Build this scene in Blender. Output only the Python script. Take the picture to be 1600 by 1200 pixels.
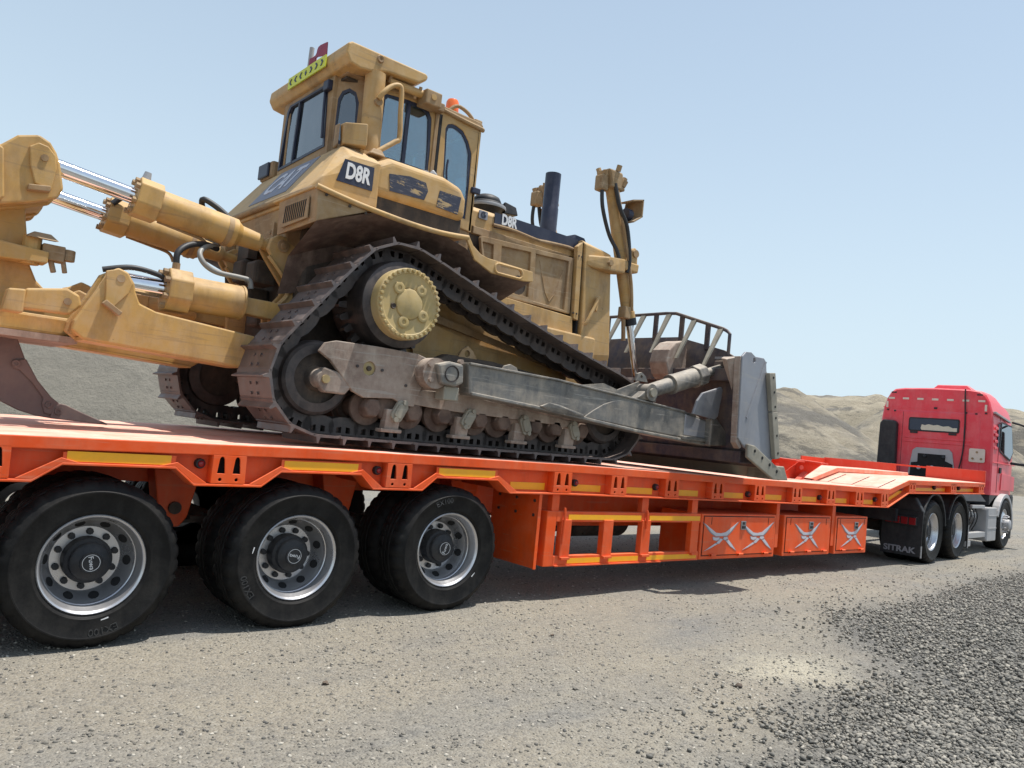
import bpy, bmesh, math, random
import numpy as np
from mathutils import Vector, Matrix, noise
from mathutils.geometry import tessellate_polygon
random.seed(7); np.random.seed(7)
R = math.radians
for o in list(bpy.data.objects): bpy.data.objects.remove(o, do_unlink=True)
S = bpy.context.scene
COL = S.collection

# ------------------------------------------------------------------ camera
yaw, pitch, roll = R(39.759), R(3.594), R(5.723)
cy, sy, cp, sp = math.cos(yaw), math.sin(yaw), math.cos(pitch), math.sin(pitch)
fwd = Vector((sy*cp, cy*cp, sp)); rt = Vector((cy, -sy, 0)); up = rt.cross(fwd)
r2 = math.cos(roll)*rt + math.sin(roll)*up; u2 = -math.sin(roll)*rt + math.cos(roll)*up
CAMP = Vector((-1.2264, -5.26, 1.5643))
cam = bpy.data.cameras.new('camera'); camo = bpy.data.objects.new('camera', cam); COL.objects.link(camo)
cam.sensor_width = 36.0; cam.lens = 1224.06/1600*36; cam.clip_start = .05; cam.clip_end = 20000
m = Matrix((r2, u2, -fwd)).transposed().to_4x4(); m.translation = CAMP
camo.matrix_world = m
S.camera = camo

# ------------------------------------------------------------------ sky and sun
SUN = Vector((0.24, -0.14, 1.0)).normalized()
elev = math.asin(SUN.z); azim = math.atan2(SUN.x, SUN.y)
W = bpy.data.worlds.new('World'); S.world = W; W.use_nodes = True
wn = W.node_tree.nodes; wl_ = W.node_tree.links
sky = wn.new('ShaderNodeTexSky'); sky.sky_type = 'NISHITA'; sky.sun_disc = False
sky.sun_elevation = elev; sky.sun_rotation = azim
sky.altitude = 0; sky.air_density = 1.0; sky.dust_density = .6; sky.ozone_density = 1.2
bg = wn['Background']; bg.inputs['Strength'].default_value = 0.13
hz = wn.new('ShaderNodeMix'); hz.data_type = 'RGBA'   # pale dust haze, its share growing with the air mass
tc = wn.new('ShaderNodeTexCoord'); sz_ = wn.new('ShaderNodeSeparateXYZ'); wl_.new(tc.outputs['Generated'], sz_.inputs[0])
def wm(op, a, b):
    n = wn.new('ShaderNodeMath'); n.operation = op
    for i, v in enumerate((a, b)):
        if hasattr(v, 'links'): wl_.new(v, n.inputs[i])
        else: n.inputs[i].default_value = v
    return n.outputs[0]
am = wm('DIVIDE', .38, wm('ADD', wm('MAXIMUM', sz_.outputs['Z'], 0.), .03))
wl_.new(wm('SUBTRACT', 1.0, wm('POWER', 2.71828, wm('MULTIPLY', am, -1.0))), hz.inputs[0])
wl_.new(sky.outputs['Color'], hz.inputs[6]); hz.inputs[7].default_value = (4.55, 5.5, 6.1, 1)
wl_.new(hz.outputs[2], bg.inputs['Color'])
sl = bpy.data.lights.new('sun', 'SUN'); sl.energy = 5.0; sl.angle = R(.53); sl.color = (1.0, .96, .9)
so = bpy.data.objects.new('sun', sl); COL.objects.link(so)
so.rotation_euler = SUN.to_track_quat('Z', 'Y').to_euler(); so.location = (0, -10, 40)
S.view_settings.view_transform = 'Standard'; S.view_settings.look = 'None'
S.view_settings.exposure = 0.25; S.view_settings.gamma = 1.0

# ------------------------------------------------------------------ materials
MATS = {}
def mat(name):
    mt = bpy.data.materials.new(name); mt.use_nodes = True; MATS[name] = mt
    return mt, mt.node_tree.nodes, mt.node_tree.links, mt.node_tree.nodes['Principled BSDF']
def nz(N, L, pos, scale, detail=5, rough=.6, sc3=None):
    n = N.new('ShaderNodeTexNoise'); n.inputs['Scale'].default_value = scale
    n.inputs['Detail'].default_value = detail; n.inputs['Roughness'].default_value = rough
    if sc3:
        mp = N.new('ShaderNodeMapping'); mp.inputs['Scale'].default_value = sc3
        L.new(pos, mp.inputs['Vector']); L.new(mp.outputs['Vector'], n.inputs['Vector'])
    else: L.new(pos, n.inputs['Vector'])
    return n.outputs['Fac']
def rng(N, L, src, a, b, lo=0., hi=1.):
    r = N.new('ShaderNodeMapRange'); r.inputs['From Min'].default_value = a; r.inputs['From Max'].default_value = b
    r.inputs['To Min'].default_value = lo; r.inputs['To Max'].default_value = hi
    L.new(src, r.inputs['Value']); return r.outputs['Result']
def mth(N, L, op, a, b):
    n = N.new('ShaderNodeMath'); n.operation = op
    for i, v in enumerate((a, b)):
        if hasattr(v, 'links'): L.new(v, n.inputs[i])
        else: n.inputs[i].default_value = v
    n.use_clamp = True
    return n.outputs[0]
def mixc(N, L, f, a, b):
    n = N.new('ShaderNodeMix'); n.data_type = 'RGBA'
    for i, v in ((0, f), (6, a), (7, b)):
        if hasattr(v, 'links'): L.new(v, n.inputs[i])
        elif i == 0: n.inputs[0].default_value = v
        else: n.inputs[i].default_value = (*v, 1)
    return n.outputs[2]
def bump(N, L, b, h, strength, dist=.01):
    n = N.new('ShaderNodeBump'); n.inputs['Strength'].default_value = strength; n.inputs['Distance'].default_value = dist
    L.new(h, n.inputs['Height']); L.new(n.outputs['Normal'], b.inputs['Normal'])
def paint(name, col, col2=None, dust=(.40, .32, .24), amt=.35, rough=.5, metal=0., scale=2.5, upd=.35, chip=None, chipt=.68, streak=True, bmp=.15, grime=0., gcol=(.05, .036, .028), scr=0., scol=(.4, .37, .33), spec=.35):
    mt, N, L, b = mat(name)
    g = N.new('ShaderNodeNewGeometry'); pos = g.outputs['Position']
    col2 = col2 or tuple(c*.72 for c in col)
    base = mixc(N, L, rng(N, L, nz(N, L, pos, scale, 6), .35, .68), col, col2)
    f = rng(N, L, nz(N, L, pos, scale*3.1, 8, .7), .42, .75, 0, amt)
    if streak:
        f = mth(N, L, 'ADD', f, rng(N, L, nz(N, L, pos, 9, 4, .6, (1, 1, .12)), .5, .8, 0, amt*.7))
    sx = N.new('ShaderNodeSeparateXYZ'); L.new(g.outputs['Normal'], sx.inputs[0])
    upf = mth(N, L, 'MULTIPLY', rng(N, L, sx.outputs['Z'], .3, .95, 0, upd), rng(N, L, nz(N, L, pos, scale*1.7, 6), .25, .6, .45, 1))
    f = mth(N, L, 'ADD', f, upf)
    c = mixc(N, L, f, base, dust)
    if grime:
        k = rng(N, L, nz(N, L, pos, 3.3, 7, .68, (1, 1, .35)), .52, .74, 0, grime)
        c = mixc(N, L, k, c, gcol)
    if scr:
        k = rng(N, L, nz(N, L, pos, 5, 6, .6, (.35, 1, 7)), .60, .64, 0, scr)
        c = mixc(N, L, k, c, scol)
    if chip:
        k = rng(N, L, nz(N, L, pos, 16, 8, .72), chipt, chipt+.025)
        c = mixc(N, L, k, c, chip)
    L.new(c, b.inputs['Base Color'])
    rr = mth(N, L, 'ADD', rng(N, L, f, 0, .6, rough, min(.95, rough+.35)), 0.0)
    L.new(rr, b.inputs['Roughness']); b.inputs['Metallic'].default_value = metal; b.inputs['Specular IOR Level'].default_value = spec
    bump(N, L, b, nz(N, L, pos, 45, 6, .7), bmp, .006)
    return mt
def plain(name, col, rough=.5, metal=0., emit=None):
    mt, N, L, b = mat(name)
    g = N.new('ShaderNodeNewGeometry')
    f = rng(N, L, nz(N, L, g.outputs['Position'], 14, 6), .3, .75, 0, .35)
    L.new(mixc(N, L, f, col, tuple(c*.65+.03 for c in col)), b.inputs['Base Color'])
    b.inputs['Roughness'].default_value = rough; b.inputs['Metallic'].default_value = metal
    return mt
CHIPB = (.07, .05, .04)
YEL = paint('cat_yellow', (.53, .325, .115), (.43, .258, .098), dust=(.54, .41, .265), amt=.5, rough=.48, upd=.5, chip=CHIPB, chipt=.685, grime=.62, gcol=(.13, .083, .05), scr=.3, scol=(.2, .15, .1))
YELR = paint('ripper_yellow', (.56, .335, .10), (.46, .27, .085), dust=(.50, .38, .25), amt=.42, rough=.46, upd=.4, chip=(.12, .08, .05), chipt=.69, grime=.55, gcol=(.16, .10, .055), scr=.28, scol=(.2, .14, .09))
YELB = paint('dusty_shaded_tan', (.36, .23, .105), (.25, .15, .075), dust=(.44, .34, .235), amt=.6, rough=.65, upd=.5, chip=CHIPB, chipt=.68, grime=.65, gcol=(.07, .045, .03), scr=.25, scol=(.5, .4, .28))  # dusty paint, base also darkened to carry the shade on rear faces
YELH = paint('hub_gold', (.50, .355, .145), (.38, .29, .12), dust=(.46, .38, .26), amt=.55, rough=.5, upd=.3, chip=(.12, .1, .07), chipt=.68, grime=.6, gcol=(.16, .12, .06))
BRN = paint('rusty_frame', (.33, .25, .205), (.22, .155, .12), dust=(.48, .40, .33), amt=.8, rough=.7, upd=.6, chip=(.36, .18, .06), chipt=.67, grime=.6, scr=.5)
BRND = paint('dirt_shade_brown', (.13, .085, .068), (.075, .05, .04), dust=(.30, .22, .17), amt=.6, rough=.75, upd=.5, chip=(.2, .11, .05), chipt=.68, grime=.5)  # dirty brown, its dark tone also paints the shade under the fenders
TRK = paint('track_steel', (.075, .066, .064), (.05, .043, .043), dust=(.22, .18, .16), amt=.45, rough=.42, metal=.55, upd=.25, chip=(.2, .18, .17), chipt=.7)
SHOE = paint('track_shoe_steel', (.15, .13, .128), (.10, .08, .078), dust=(.30, .235, .205), amt=.6, rough=.42, metal=.5, upd=.3, chip=(.3, .28, .27), chipt=.69)
ARM = paint('worn_grey_steel', (.20, .19, .178), (.11, .105, .10), dust=(.40, .355, .295), amt=.85, rough=.42, metal=.35, upd=.55, chip=(.42, .39, .36), chipt=.68, grime=.5, scr=.6)
BLD = paint('blade_steel', (.30, .305, .335), (.245, .25, .275), dust=(.40, .38, .36), amt=.4, rough=.4, metal=.25, upd=.4, chip=(.42, .41, .40), chipt=.69, grime=.35, scr=.35)
EDGE = paint('cutting_edge', (.33, .305, .25), (.24, .22, .175), dust=(.42, .37, .29), amt=.5, rough=.6, metal=.15, upd=.3, grime=.5, scr=.3)
BLDI = paint('blade_inner', (.045, .042, .065), (.085, .065, .06), dust=(.26, .19, .13), amt=.45, rough=.45, upd=.5)
SHANK = paint('shank_steel', (.19, .145, .135), (.14, .105, .10), dust=(.30, .24, .21), amt=.5, rough=.55, metal=.3, upd=.3, chip=(.3, .25, .22), chipt=.71)
GUN = paint('dark_machinery', (.055, .042, .034), (.03, .026, .024), dust=(.2, .15, .11), amt=.4, rough=.7, upd=.4)
NAVY = paint('navy_decal', (.018, .023, .05), (.03, .035, .06), dust=(.2, .2, .22), amt=.15, rough=.4, upd=.1, streak=False, bmp=.03)
ORG = paint('trailer_orange', (.86, .10, .010), (.74, .075, .008), dust=(.66, .28, .16), amt=.26, rough=.42, upd=.3, scale=1.6, chip=(.24, .06, .03), chipt=.715, bmp=.07, grime=.42, gcol=(.30, .06, .03), scr=.2, scol=(.55, .28, .18))
ORGD = paint('trailer_deck_orange', (.80, .20, .10), (.78, .29, .19), dust=(.78, .52, .42), amt=.6, rough=.5, upd=.55, scale=.9, chip=(.42, .14, .08), chipt=.71, bmp=.12, grime=.45, gcol=(.30, .15, .10), scr=.45, scol=(.45, .3, .24))
ORGR = paint('gooseneck_red_orange', (.68, .055, .025), (.6, .05, .02), dust=(.6, .35, .27), amt=.12, rough=.4, upd=.35, scale=1.2, bmp=.06)
RED = paint('truck_red', (.78, .045, .07), (.72, .04, .06), dust=(.68, .36, .35), amt=.25, rough=.3, upd=.3, scale=1.1, bmp=.02, spec=.5, grime=.25, gcol=(.35, .03, .04))
BLK = paint('black_plastic', (.012, .013, .017), (.018, .019, .022), dust=(.16, .15, .14), amt=.18, rough=.5, upd=.3)
TYRE = paint('tyre_rubber', (.0075, .0075, .008), (.011, .0105, .0105), dust=(.06, .056, .05), amt=.30, rough=.48, upd=.06, bmp=.3, spec=.14)
ALU = paint('silver_wheel', (.62, .62, .64), (.54, .54, .56), dust=(.33, .29, .24), amt=.22, rough=.27, metal=.8, upd=.1, bmp=.04, grime=.3, gcol=(.16, .14, .12))
GREY = paint('grey_panel', (.40, .40, .41), (.33, .33, .34), dust=(.4, .36, .3), amt=.25, rough=.5, metal=.2, upd=.2)
CHR = plain('chrome_rod', (.82, .82, .84), .10, 1.0)
DARK = plain('dark_recess', (.006, .006, .007), .9)
HOSE = plain('hose_rubber', (.02, .02, .022), .55)
HOSEG = plain('hose_grey', (.25, .24, .22), .5)
TAPE = plain('yellow_tape', (.95, .44, .008), .42)
WHT = plain('white_print', (.75, .75, .76), .5)
LGR = plain('light_grey_print', (.58, .57, .62), .5)
GRYP = plain('grey_print', (.26, .26, .29), .5)
REDP = plain('red_lens', (.25, .008, .012), .22)
ORLN = plain('orange_beacon', (.9, .17, .03), .25)
SEAT = plain('seat_vinyl', (.05, .06, .075), .6)
CURT = plain('curtain', (.62, .60, .48), .8)
LIME = plain('lime_sign', (.62, .66, .04), .45)
FLAG = plain('maroon_flag', (.30, .07, .12), .8)
MIRR = plain('lock_metal', (.35, .35, .36), .3, .8)
REFL = plain('pale_reflector', (.72, .62, .52), .35)
TINT = plain('tinted_window', (.012, .018, .045), .06)
TYRT = plain('tyre_lettering', (.035, .035, .036), .6)

def glass(name, tint, refl=.12):
    mt, N, L, b = mat(name); N.remove(b)
    tr = N.new('ShaderNodeBsdfTransparent'); tr.inputs[0].default_value = (*tint, 1)
    gl = N.new('ShaderNodeBsdfGlossy'); gl.inputs['Roughness'].default_value = .03; gl.inputs[0].default_value = (.9, .95, 1, 1)
    df = N.new('ShaderNodeBsdfDiffuse'); df.inputs[0].default_value = (.33, .35, .36, 1)
    fr = N.new('ShaderNodeFresnel'); fr.inputs['IOR'].default_value = 1.5
    g = N.new('ShaderNodeNewGeometry')
    a = N.new('ShaderNodeMixShader'); L.new(rng(N, L, nz(N, L, g.outputs['Position'], 5, 8, .7, (1, 1, .4)), .42, .8, .0, .22), a.inputs[0])
    L.new(tr.outputs[0], a.inputs[1]); L.new(df.outputs[0], a.inputs[2])
    x = N.new('ShaderNodeMixShader'); L.new(mth(N, L, 'ADD', fr.outputs[0], refl), x.inputs[0])
    L.new(a.outputs[0], x.inputs[1]); L.new(gl.outputs[0], x.inputs[2])
    L.new(x.outputs[0], N['Material Output'].inputs['Surface']); return mt
GLS = glass('cab_glass', (.58, .80, .86), .16)
GLST = glass('dark_glass', (.16, .2, .27), .13)

def worn_decal():
    mt, N, L, b = mat('worn_navy_decal')
    g = N.new('ShaderNodeNewGeometry'); pos = g.outputs['Position']
    k = rng(N, L, nz(N, L, pos, 11, 9, .75, (.5, 1, 2.2)), .575, .60)
    c = mixc(N, L, k, (.03, .035, .06), (.44, .31, .15))
    c = mixc(N, L, rng(N, L, nz(N, L, pos, 30, 6, .7, (.3, 1, 3)), .55, .62, 0, .5), c, (.22, .2, .2))
    L.new(c, b.inputs['Base Color']); b.inputs['Roughness'].default_value = .6
    return mt
WORN = worn_decal()

# ------------------------------------------------------------------ geometry helpers: everything is (verts, faces)
def join(*ms):
    V, F = [], []
    for v, f in ms:
        k = len(V); V += [tuple(a) for a in v]; F += [tuple(i+k for i in q) for q in f]
    return V, F
def box(x0, x1, y0, y1, z0, z1):
    x0, x1 = sorted((x0, x1)); y0, y1 = sorted((y0, y1)); z0, z1 = sorted((z0, z1))
    V = [(x0, y0, z0), (x1, y0, z0), (x1, y1, z0), (x0, y1, z0), (x0, y0, z1), (x1, y0, z1), (x1, y1, z1), (x0, y1, z1)]
    return V, [(0, 3, 2, 1), (4, 5, 6, 7), (0, 1, 5, 4), (1, 2, 6, 5), (2, 3, 7, 6), (3, 0, 4, 7)]
def area2(p): return sum(p[i][0]*p[(i+1) % len(p)][1]-p[(i+1) % len(p)][0]*p[i][1] for i in range(len(p)))/2
def place2(a, b, c, ax):   # polygon coords a,b ; extrusion coord c
    return (a, c, b) if ax == 'y' else ((c, a, b) if ax == 'x' else (a, b, c))
def prism(poly, c0, c1, ax='y', holes=()):
    c0, c1 = sorted((c0, c1))
    if area2(poly) < 0: poly = poly[::-1]
    loops = [list(poly)]
    for h in holes: loops.append(list(h) if area2(h) < 0 else list(h)[::-1])
    V, F = [], []
    flat = [q for l in loops for q in l]; n = len(flat)
    V = [place2(a, b, c0, ax) for a, b in flat] + [place2(a, b, c1, ax) for a, b in flat]
    if holes: tris = [tuple(t) for t in tessellate_polygon([[Vector((a, b, 0)) for a, b in l] for l in loops])]
    else: tris = [tuple(range(n))]
    def orient(t, pos):
        pts = [flat[i] for i in t]; ccw = area2(pts) > 0
        return t if ccw == pos else t[::-1]
    sgn = (ax != 'y')      # with axis y the (x,z) plane normal points to -y
    for t in tris:
        F.append(orient(t, not sgn)); F.append(tuple(i+n for i in orient(t, sgn)))
    k = 0
    for l in loops:
        m_ = len(l)
        for i in range(m_):
            a, b = k+i, k+(i+1) % m_
            F.append((a, b, b+n, a+n) if sgn else (a, a+n, b+n, b))
        k += m_
    return V, F
def basis(d):
    d = Vector(d).normalized(); a = Vector((0, 0, 1)) if abs(d.z) < .9 else Vector((1, 0, 0))
    u = d.cross(a).normalized(); return u, d.cross(u).normalized()
def cyl(p0, p1, r0, r1=None, n=20):
    r1 = r0 if r1 is None else r1; p0, p1 = Vector(p0), Vector(p1); u, v = basis(p1-p0)
    V = [p+r*(math.cos(2*math.pi*i/n)*u+math.sin(2*math.pi*i/n)*v) for p, r in ((p0, r0), (p1, r1)) for i in range(n)]
    F = [(i, (i+1) % n, n+(i+1) % n, n+i) for i in range(n)] + [tuple(range(n))[::-1], tuple(range(n, 2*n))]
    return [tuple(a) for a in V], F
def smooth_path(P, k=6):
    P = [Vector(a) for a in P]; out = []
    for i in range(len(P)-1):
        a, b, c, d = P[max(i-1, 0)], P[i], P[i+1], P[min(i+2, len(P)-1)]
        for j in range(k):
            t = j/k
            out.append(.5*((2*b)+(c-a)*t+(2*a-5*b+4*c-d)*t*t+(3*b-a-3*c+d)*t**3))
    return out+[P[-1]]
def tube(P, r, n=8, k=6):
    P = smooth_path(P, k) if k else [Vector(a) for a in P]
    V, F = [], []; u = None
    for i, q in enumerate(P):
        d = (P[min(i+1, len(P)-1)]-P[max(i-1, 0)]).normalized()
        if u is None: u, _ = basis(d)
        u = (u-d*u.dot(d)).normalized(); w = d.cross(u)
        V += [tuple(q+r*(math.cos(2*math.pi*j/n)*u+math.sin(2*math.pi*j/n)*w)) for j in range(n)]
    for i in range(len(P)-1):
        for j in range(n): F.append((i*n+j, i*n+(j+1) % n, (i+1)*n+(j+1) % n, (i+1)*n+j))
    F += [tuple(range(n))[::-1], tuple(range((len(P)-1)*n, len(P)*n))]
    return V, F
def lathe(prof, c, n=48, ax='y', rmod=None):
    V, F = [], []; m_ = len(prof)
    for i in range(n):
        t = 2*math.pi*i/n
        for j, (r, a) in enumerate(prof):
            rr = r if rmod is None else rmod(i, j, r)
            if ax == 'y': V.append((c[0]+rr*math.cos(t), c[1]+a, c[2]+rr*math.sin(t)))
            elif ax == 'z': V.append((c[0]+rr*math.cos(t), c[1]+rr*math.sin(t), c[2]+a))
            else: V.append((c[0]+a, c[1]+rr*math.cos(t), c[2]+rr*math.sin(t)))
    for i in range(n):
        for j in range(m_-1):
            F.append((i*m_+j, i*m_+j+1, ((i+1) % n)*m_+j+1, ((i+1) % n)*m_+j))
    return V, F
def hull(P):
    bm = bmesh.new(); [bm.verts.new(q) for q in P]
    bmesh.ops.convex_hull(bm, input=bm.verts)
    bmesh.ops.delete(bm, geom=[v for v in bm.verts if not v.link_faces], context='VERTS')
    bmesh.ops.dissolve_limit(bm, angle_limit=.02, verts=bm.verts, edges=bm.edges)
    bm.verts.index_update()
    V = [tuple(v.co) for v in bm.verts]; F = [tuple(v.index for v in f.verts) for f in bm.faces]; bm.free(); return V, F
def loft(secs, close=False, caps=True):
    n = len(secs[0]); V = [tuple(q) for s_ in secs for q in s_]; F = []
    for i in range(len(secs)-1):
        for j in range(n if close else n-1):
            F.append((i*n+j, i*n+(j+1) % n, (i+1)*n+(j+1) % n, (i+1)*n+j))
    if close and caps: F += [tuple(range(n))[::-1], tuple(range((len(secs)-1)*n, len(secs)*n))]
    return V, F
def strip(path, y0, y1, th):   # sheet following path (x,z), between y0,y1
    up_ = [(x, y, z) for x, z in path for y in (y0, y1)]
    lo = [(x, y, z-th) for x, z in path for y in (y0, y1)]
    V = up_+lo; n = len(up_); F = []
    for i in range(len(path)-1):
        a = 2*i
        F += [(a, a+2, a+3, a+1), (n+a, n+a+1, n+a+3, n+a+2), (a, n+a, n+a+2, a+2), (a+1, a+3, n+a+3, n+a+1)]
    F += [(0, 1, n+1, n), (n-2, 2*n-2, 2*n-1, n-1)]
    return V, F
def text(s, size, bold=0., ext=.002, sx=1.):
    cu = bpy.data.curves.new('t', 'FONT'); cu.body = s; cu.size = size; cu.extrude = ext; cu.offset = bold
    cu.align_x = 'CENTER'; cu.align_y = 'CENTER'; cu.resolution_u = 3
    ob = bpy.data.objects.new('t', cu); COL.objects.link(ob)
    me = bpy.data.meshes.new_from_object(ob.evaluated_get(bpy.context.evaluated_depsgraph_get()))
    V = [(v.co.x*sx, v.co.y, v.co.z) for v in me.vertices]; F = [tuple(f.vertices) for f in me.polygons]
    bpy.data.objects.remove(ob); bpy.data.meshes.remove(me); return V, F
def onplane(vf, o, ex, ey):
    o, ex, ey = Vector(o), Vector(ex), Vector(ey); ez = ex.cross(ey).normalized()
    return [tuple(o+ex*a+ey*b+ez*c) for a, b, c in vf[0]], vf[1]
def xf(vf, mtx): return [tuple(mtx @ Vector(v)) for v in vf[0]], vf[1]
def rrect(x0, x1, z0, z1, r, k=4):
    P = []
    for cx, cz, a0 in ((x1-r, z1-r, 0), (x0+r, z1-r, 90), (x0+r, z0+r, 180), (x1-r, z0+r, 270)):
        for i in range(k+1):
            a = R(a0+90*i/k); P.append((cx+r*math.cos(a), cz+r*math.sin(a)))
    return P
def circ(cx, cz, r, n=14): return [(cx+r*math.cos(2*math.pi*i/n), cz+r*math.sin(2*math.pi*i/n)) for i in range(n)]

def mesh(name, vf, mt, smooth=None):
    me = bpy.data.meshes.new(name); me.from_pydata(vf[0], [], vf[1])
    if mt: me.materials.append(mt)
    bm = bmesh.new(); bm.from_mesh(me); bmesh.ops.recalc_face_normals(bm, faces=bm.faces)
    if smooth:
        for f in bm.faces: f.smooth = True
        for e in bm.edges:
            if len(e.link_faces) == 2 and e.calc_face_angle(0) > R(smooth): e.smooth = False
    bm.to_mesh(me); bm.free(); return me
def wpos(o):
    p_ = Vector((0, 0, 0))
    while o: p_ = p_+o.location; o = o.parent
    return p_
def mk(name, vf, mt, par=None, bev=None, smooth=None, label=None, seg=2):
    """one mesh object; vertices given in the frame of the thing (world minus its origin is done here)"""
    off = wpos(par) if par and par.get('abs', wroot(par).get('abs', 0)) else Vector((0, 0, 0))
    vf = ([tuple(Vector(v)-off) for v in vf[0]], vf[1])
    o = bpy.data.objects.new(name, mesh(name, vf, mt, smooth)); COL.objects.link(o)
    if par: o.parent = par
    if label: o['label'] = label
    if bev:
        b = o.modifiers.new('bevel', 'BEVEL'); b.width = bev; b.segments = seg; b.limit_method = 'ANGLE'; b.angle_limit = R(35)
    return o
def wroot(o):
    while o.parent: o = o.parent
    return o
def inst(name, me, par, loc, rot=(0, 0, 0), scl=(1, 1, 1), bev=None):
    o = bpy.data.objects.new(name, me); COL.objects.link(o); o.parent = par
    off = wpos(par) if par and wroot(par).get('abs', 0) else Vector((0, 0, 0))
    o.location = Vector(loc)-off; o.rotation_euler = rot; o.scale = scl
    if bev:
        b = o.modifiers.new('bevel', 'BEVEL'); b.width = bev; b.segments = 2; b.limit_method = 'ANGLE'
    return o
def thing(name, label, cat, loc, rz=0., absf=1, group=None):
    o = bpy.data.objects.new(name, None); COL.objects.link(o); o.empty_display_size = .3
    o.location = loc; o.rotation_euler = (0, 0, rz); o['label'] = label; o['category'] = cat
    if absf: o['abs'] = 1
    if group: o['group'] = group
    return o
def sub(name, par):   # an empty that is a part grouping sub-parts, placed at the thing's origin
    o = bpy.data.objects.new(name, None); COL.objects.link(o); o.parent = par; o.empty_display_size = .1; return o
def mirror(o, par=None):   # copy reflected across the thing's centre plane, children included
    c = o.copy(); COL.objects.link(c); c.parent = par or o.parent
    if par is None:
        c.location.y = -o.location.y; c.scale.y = -o.scale.y
        if o.rotation_euler.x or o.rotation_euler.z:
            c.rotation_euler = (-o.rotation_euler.x, o.rotation_euler.y, -o.rotation_euler.z)
    for ch in list(o.children): mirror(ch, c)
    return c
def interp(x, T):
    return float(np.interp(x, [t[0] for t in T], [t[1] for t in T]))
def sstep(a, b, x):
    t = max(0., min(1., (x-a)/(b-a))); return t*t*(3-2*t)

# ------------------------------------------------------------------ ground
GZ = [(-40, -.1), (-3, -.01), (0, .016), (1.2, .034), (2.5, .068), (5, .105), (8, .145), (12.2, .16), (16.8, .22), (30, .32), (80, .4)]
PB = [(-2, -5.2), (1.6, -3.75), (2.25, -3.1), (3.2, -2.88), (4.35, -2.77), (5.0, -2.55), (5.6, -1.75), (6.1, -1.4), (7.6, -1.42), (10.9, -1.05), (12.9, -1.0), (18, -.9), (40, -1)]
def pile(x, y):            # signed distance-like depth inside the gravel heap
    return interp(x, PB)-y
def gz(x, y):
    z = interp(x, GZ)
    d = pile(x, y)
    if d > 0 and x > 1:
        z += .16*sstep(0, 1.6, d)*sstep(4.0, 7.5, x)+.03*sstep(0, .5, d)
    z += .010*noise.noise(Vector((x*.3, y*2.4, 6)))*(1 if y < -.25 else .2)
    z += .012*noise.noise(Vector((x*.7, y*.7, 0)))+.005*noise.noise(Vector((x*2.3, y*2.3, 4)))
    if y > -.6 and -3 < x < 19: pass
    return z
def axis(lo, hi, fine0, fine1, step, grow=1.25):
    a = list(np.arange(fine0, fine1+1e-6, step)); s = step; v = a[-1]
    while v < hi: s *= grow; v += s; a.append(v)
    s = step; v = a[0]
    while v > lo: s *= grow; v -= s; a.insert(0, v)
    return a
xs = axis(-3000, 3000, -3, 20, .14); ys = axis(-3000, 3000, -5.5, 4.5, .14)
V = []; F = []
for x in xs:
    for y in ys: V.append((x, y, gz(x, y)))
ny = len(ys)
for i in range(len(xs)-1):
    for j in range(ny-1): F.append((i*ny+j, (i+1)*ny+j, (i+1)*ny+j+1, i*ny+j+1))
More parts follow.
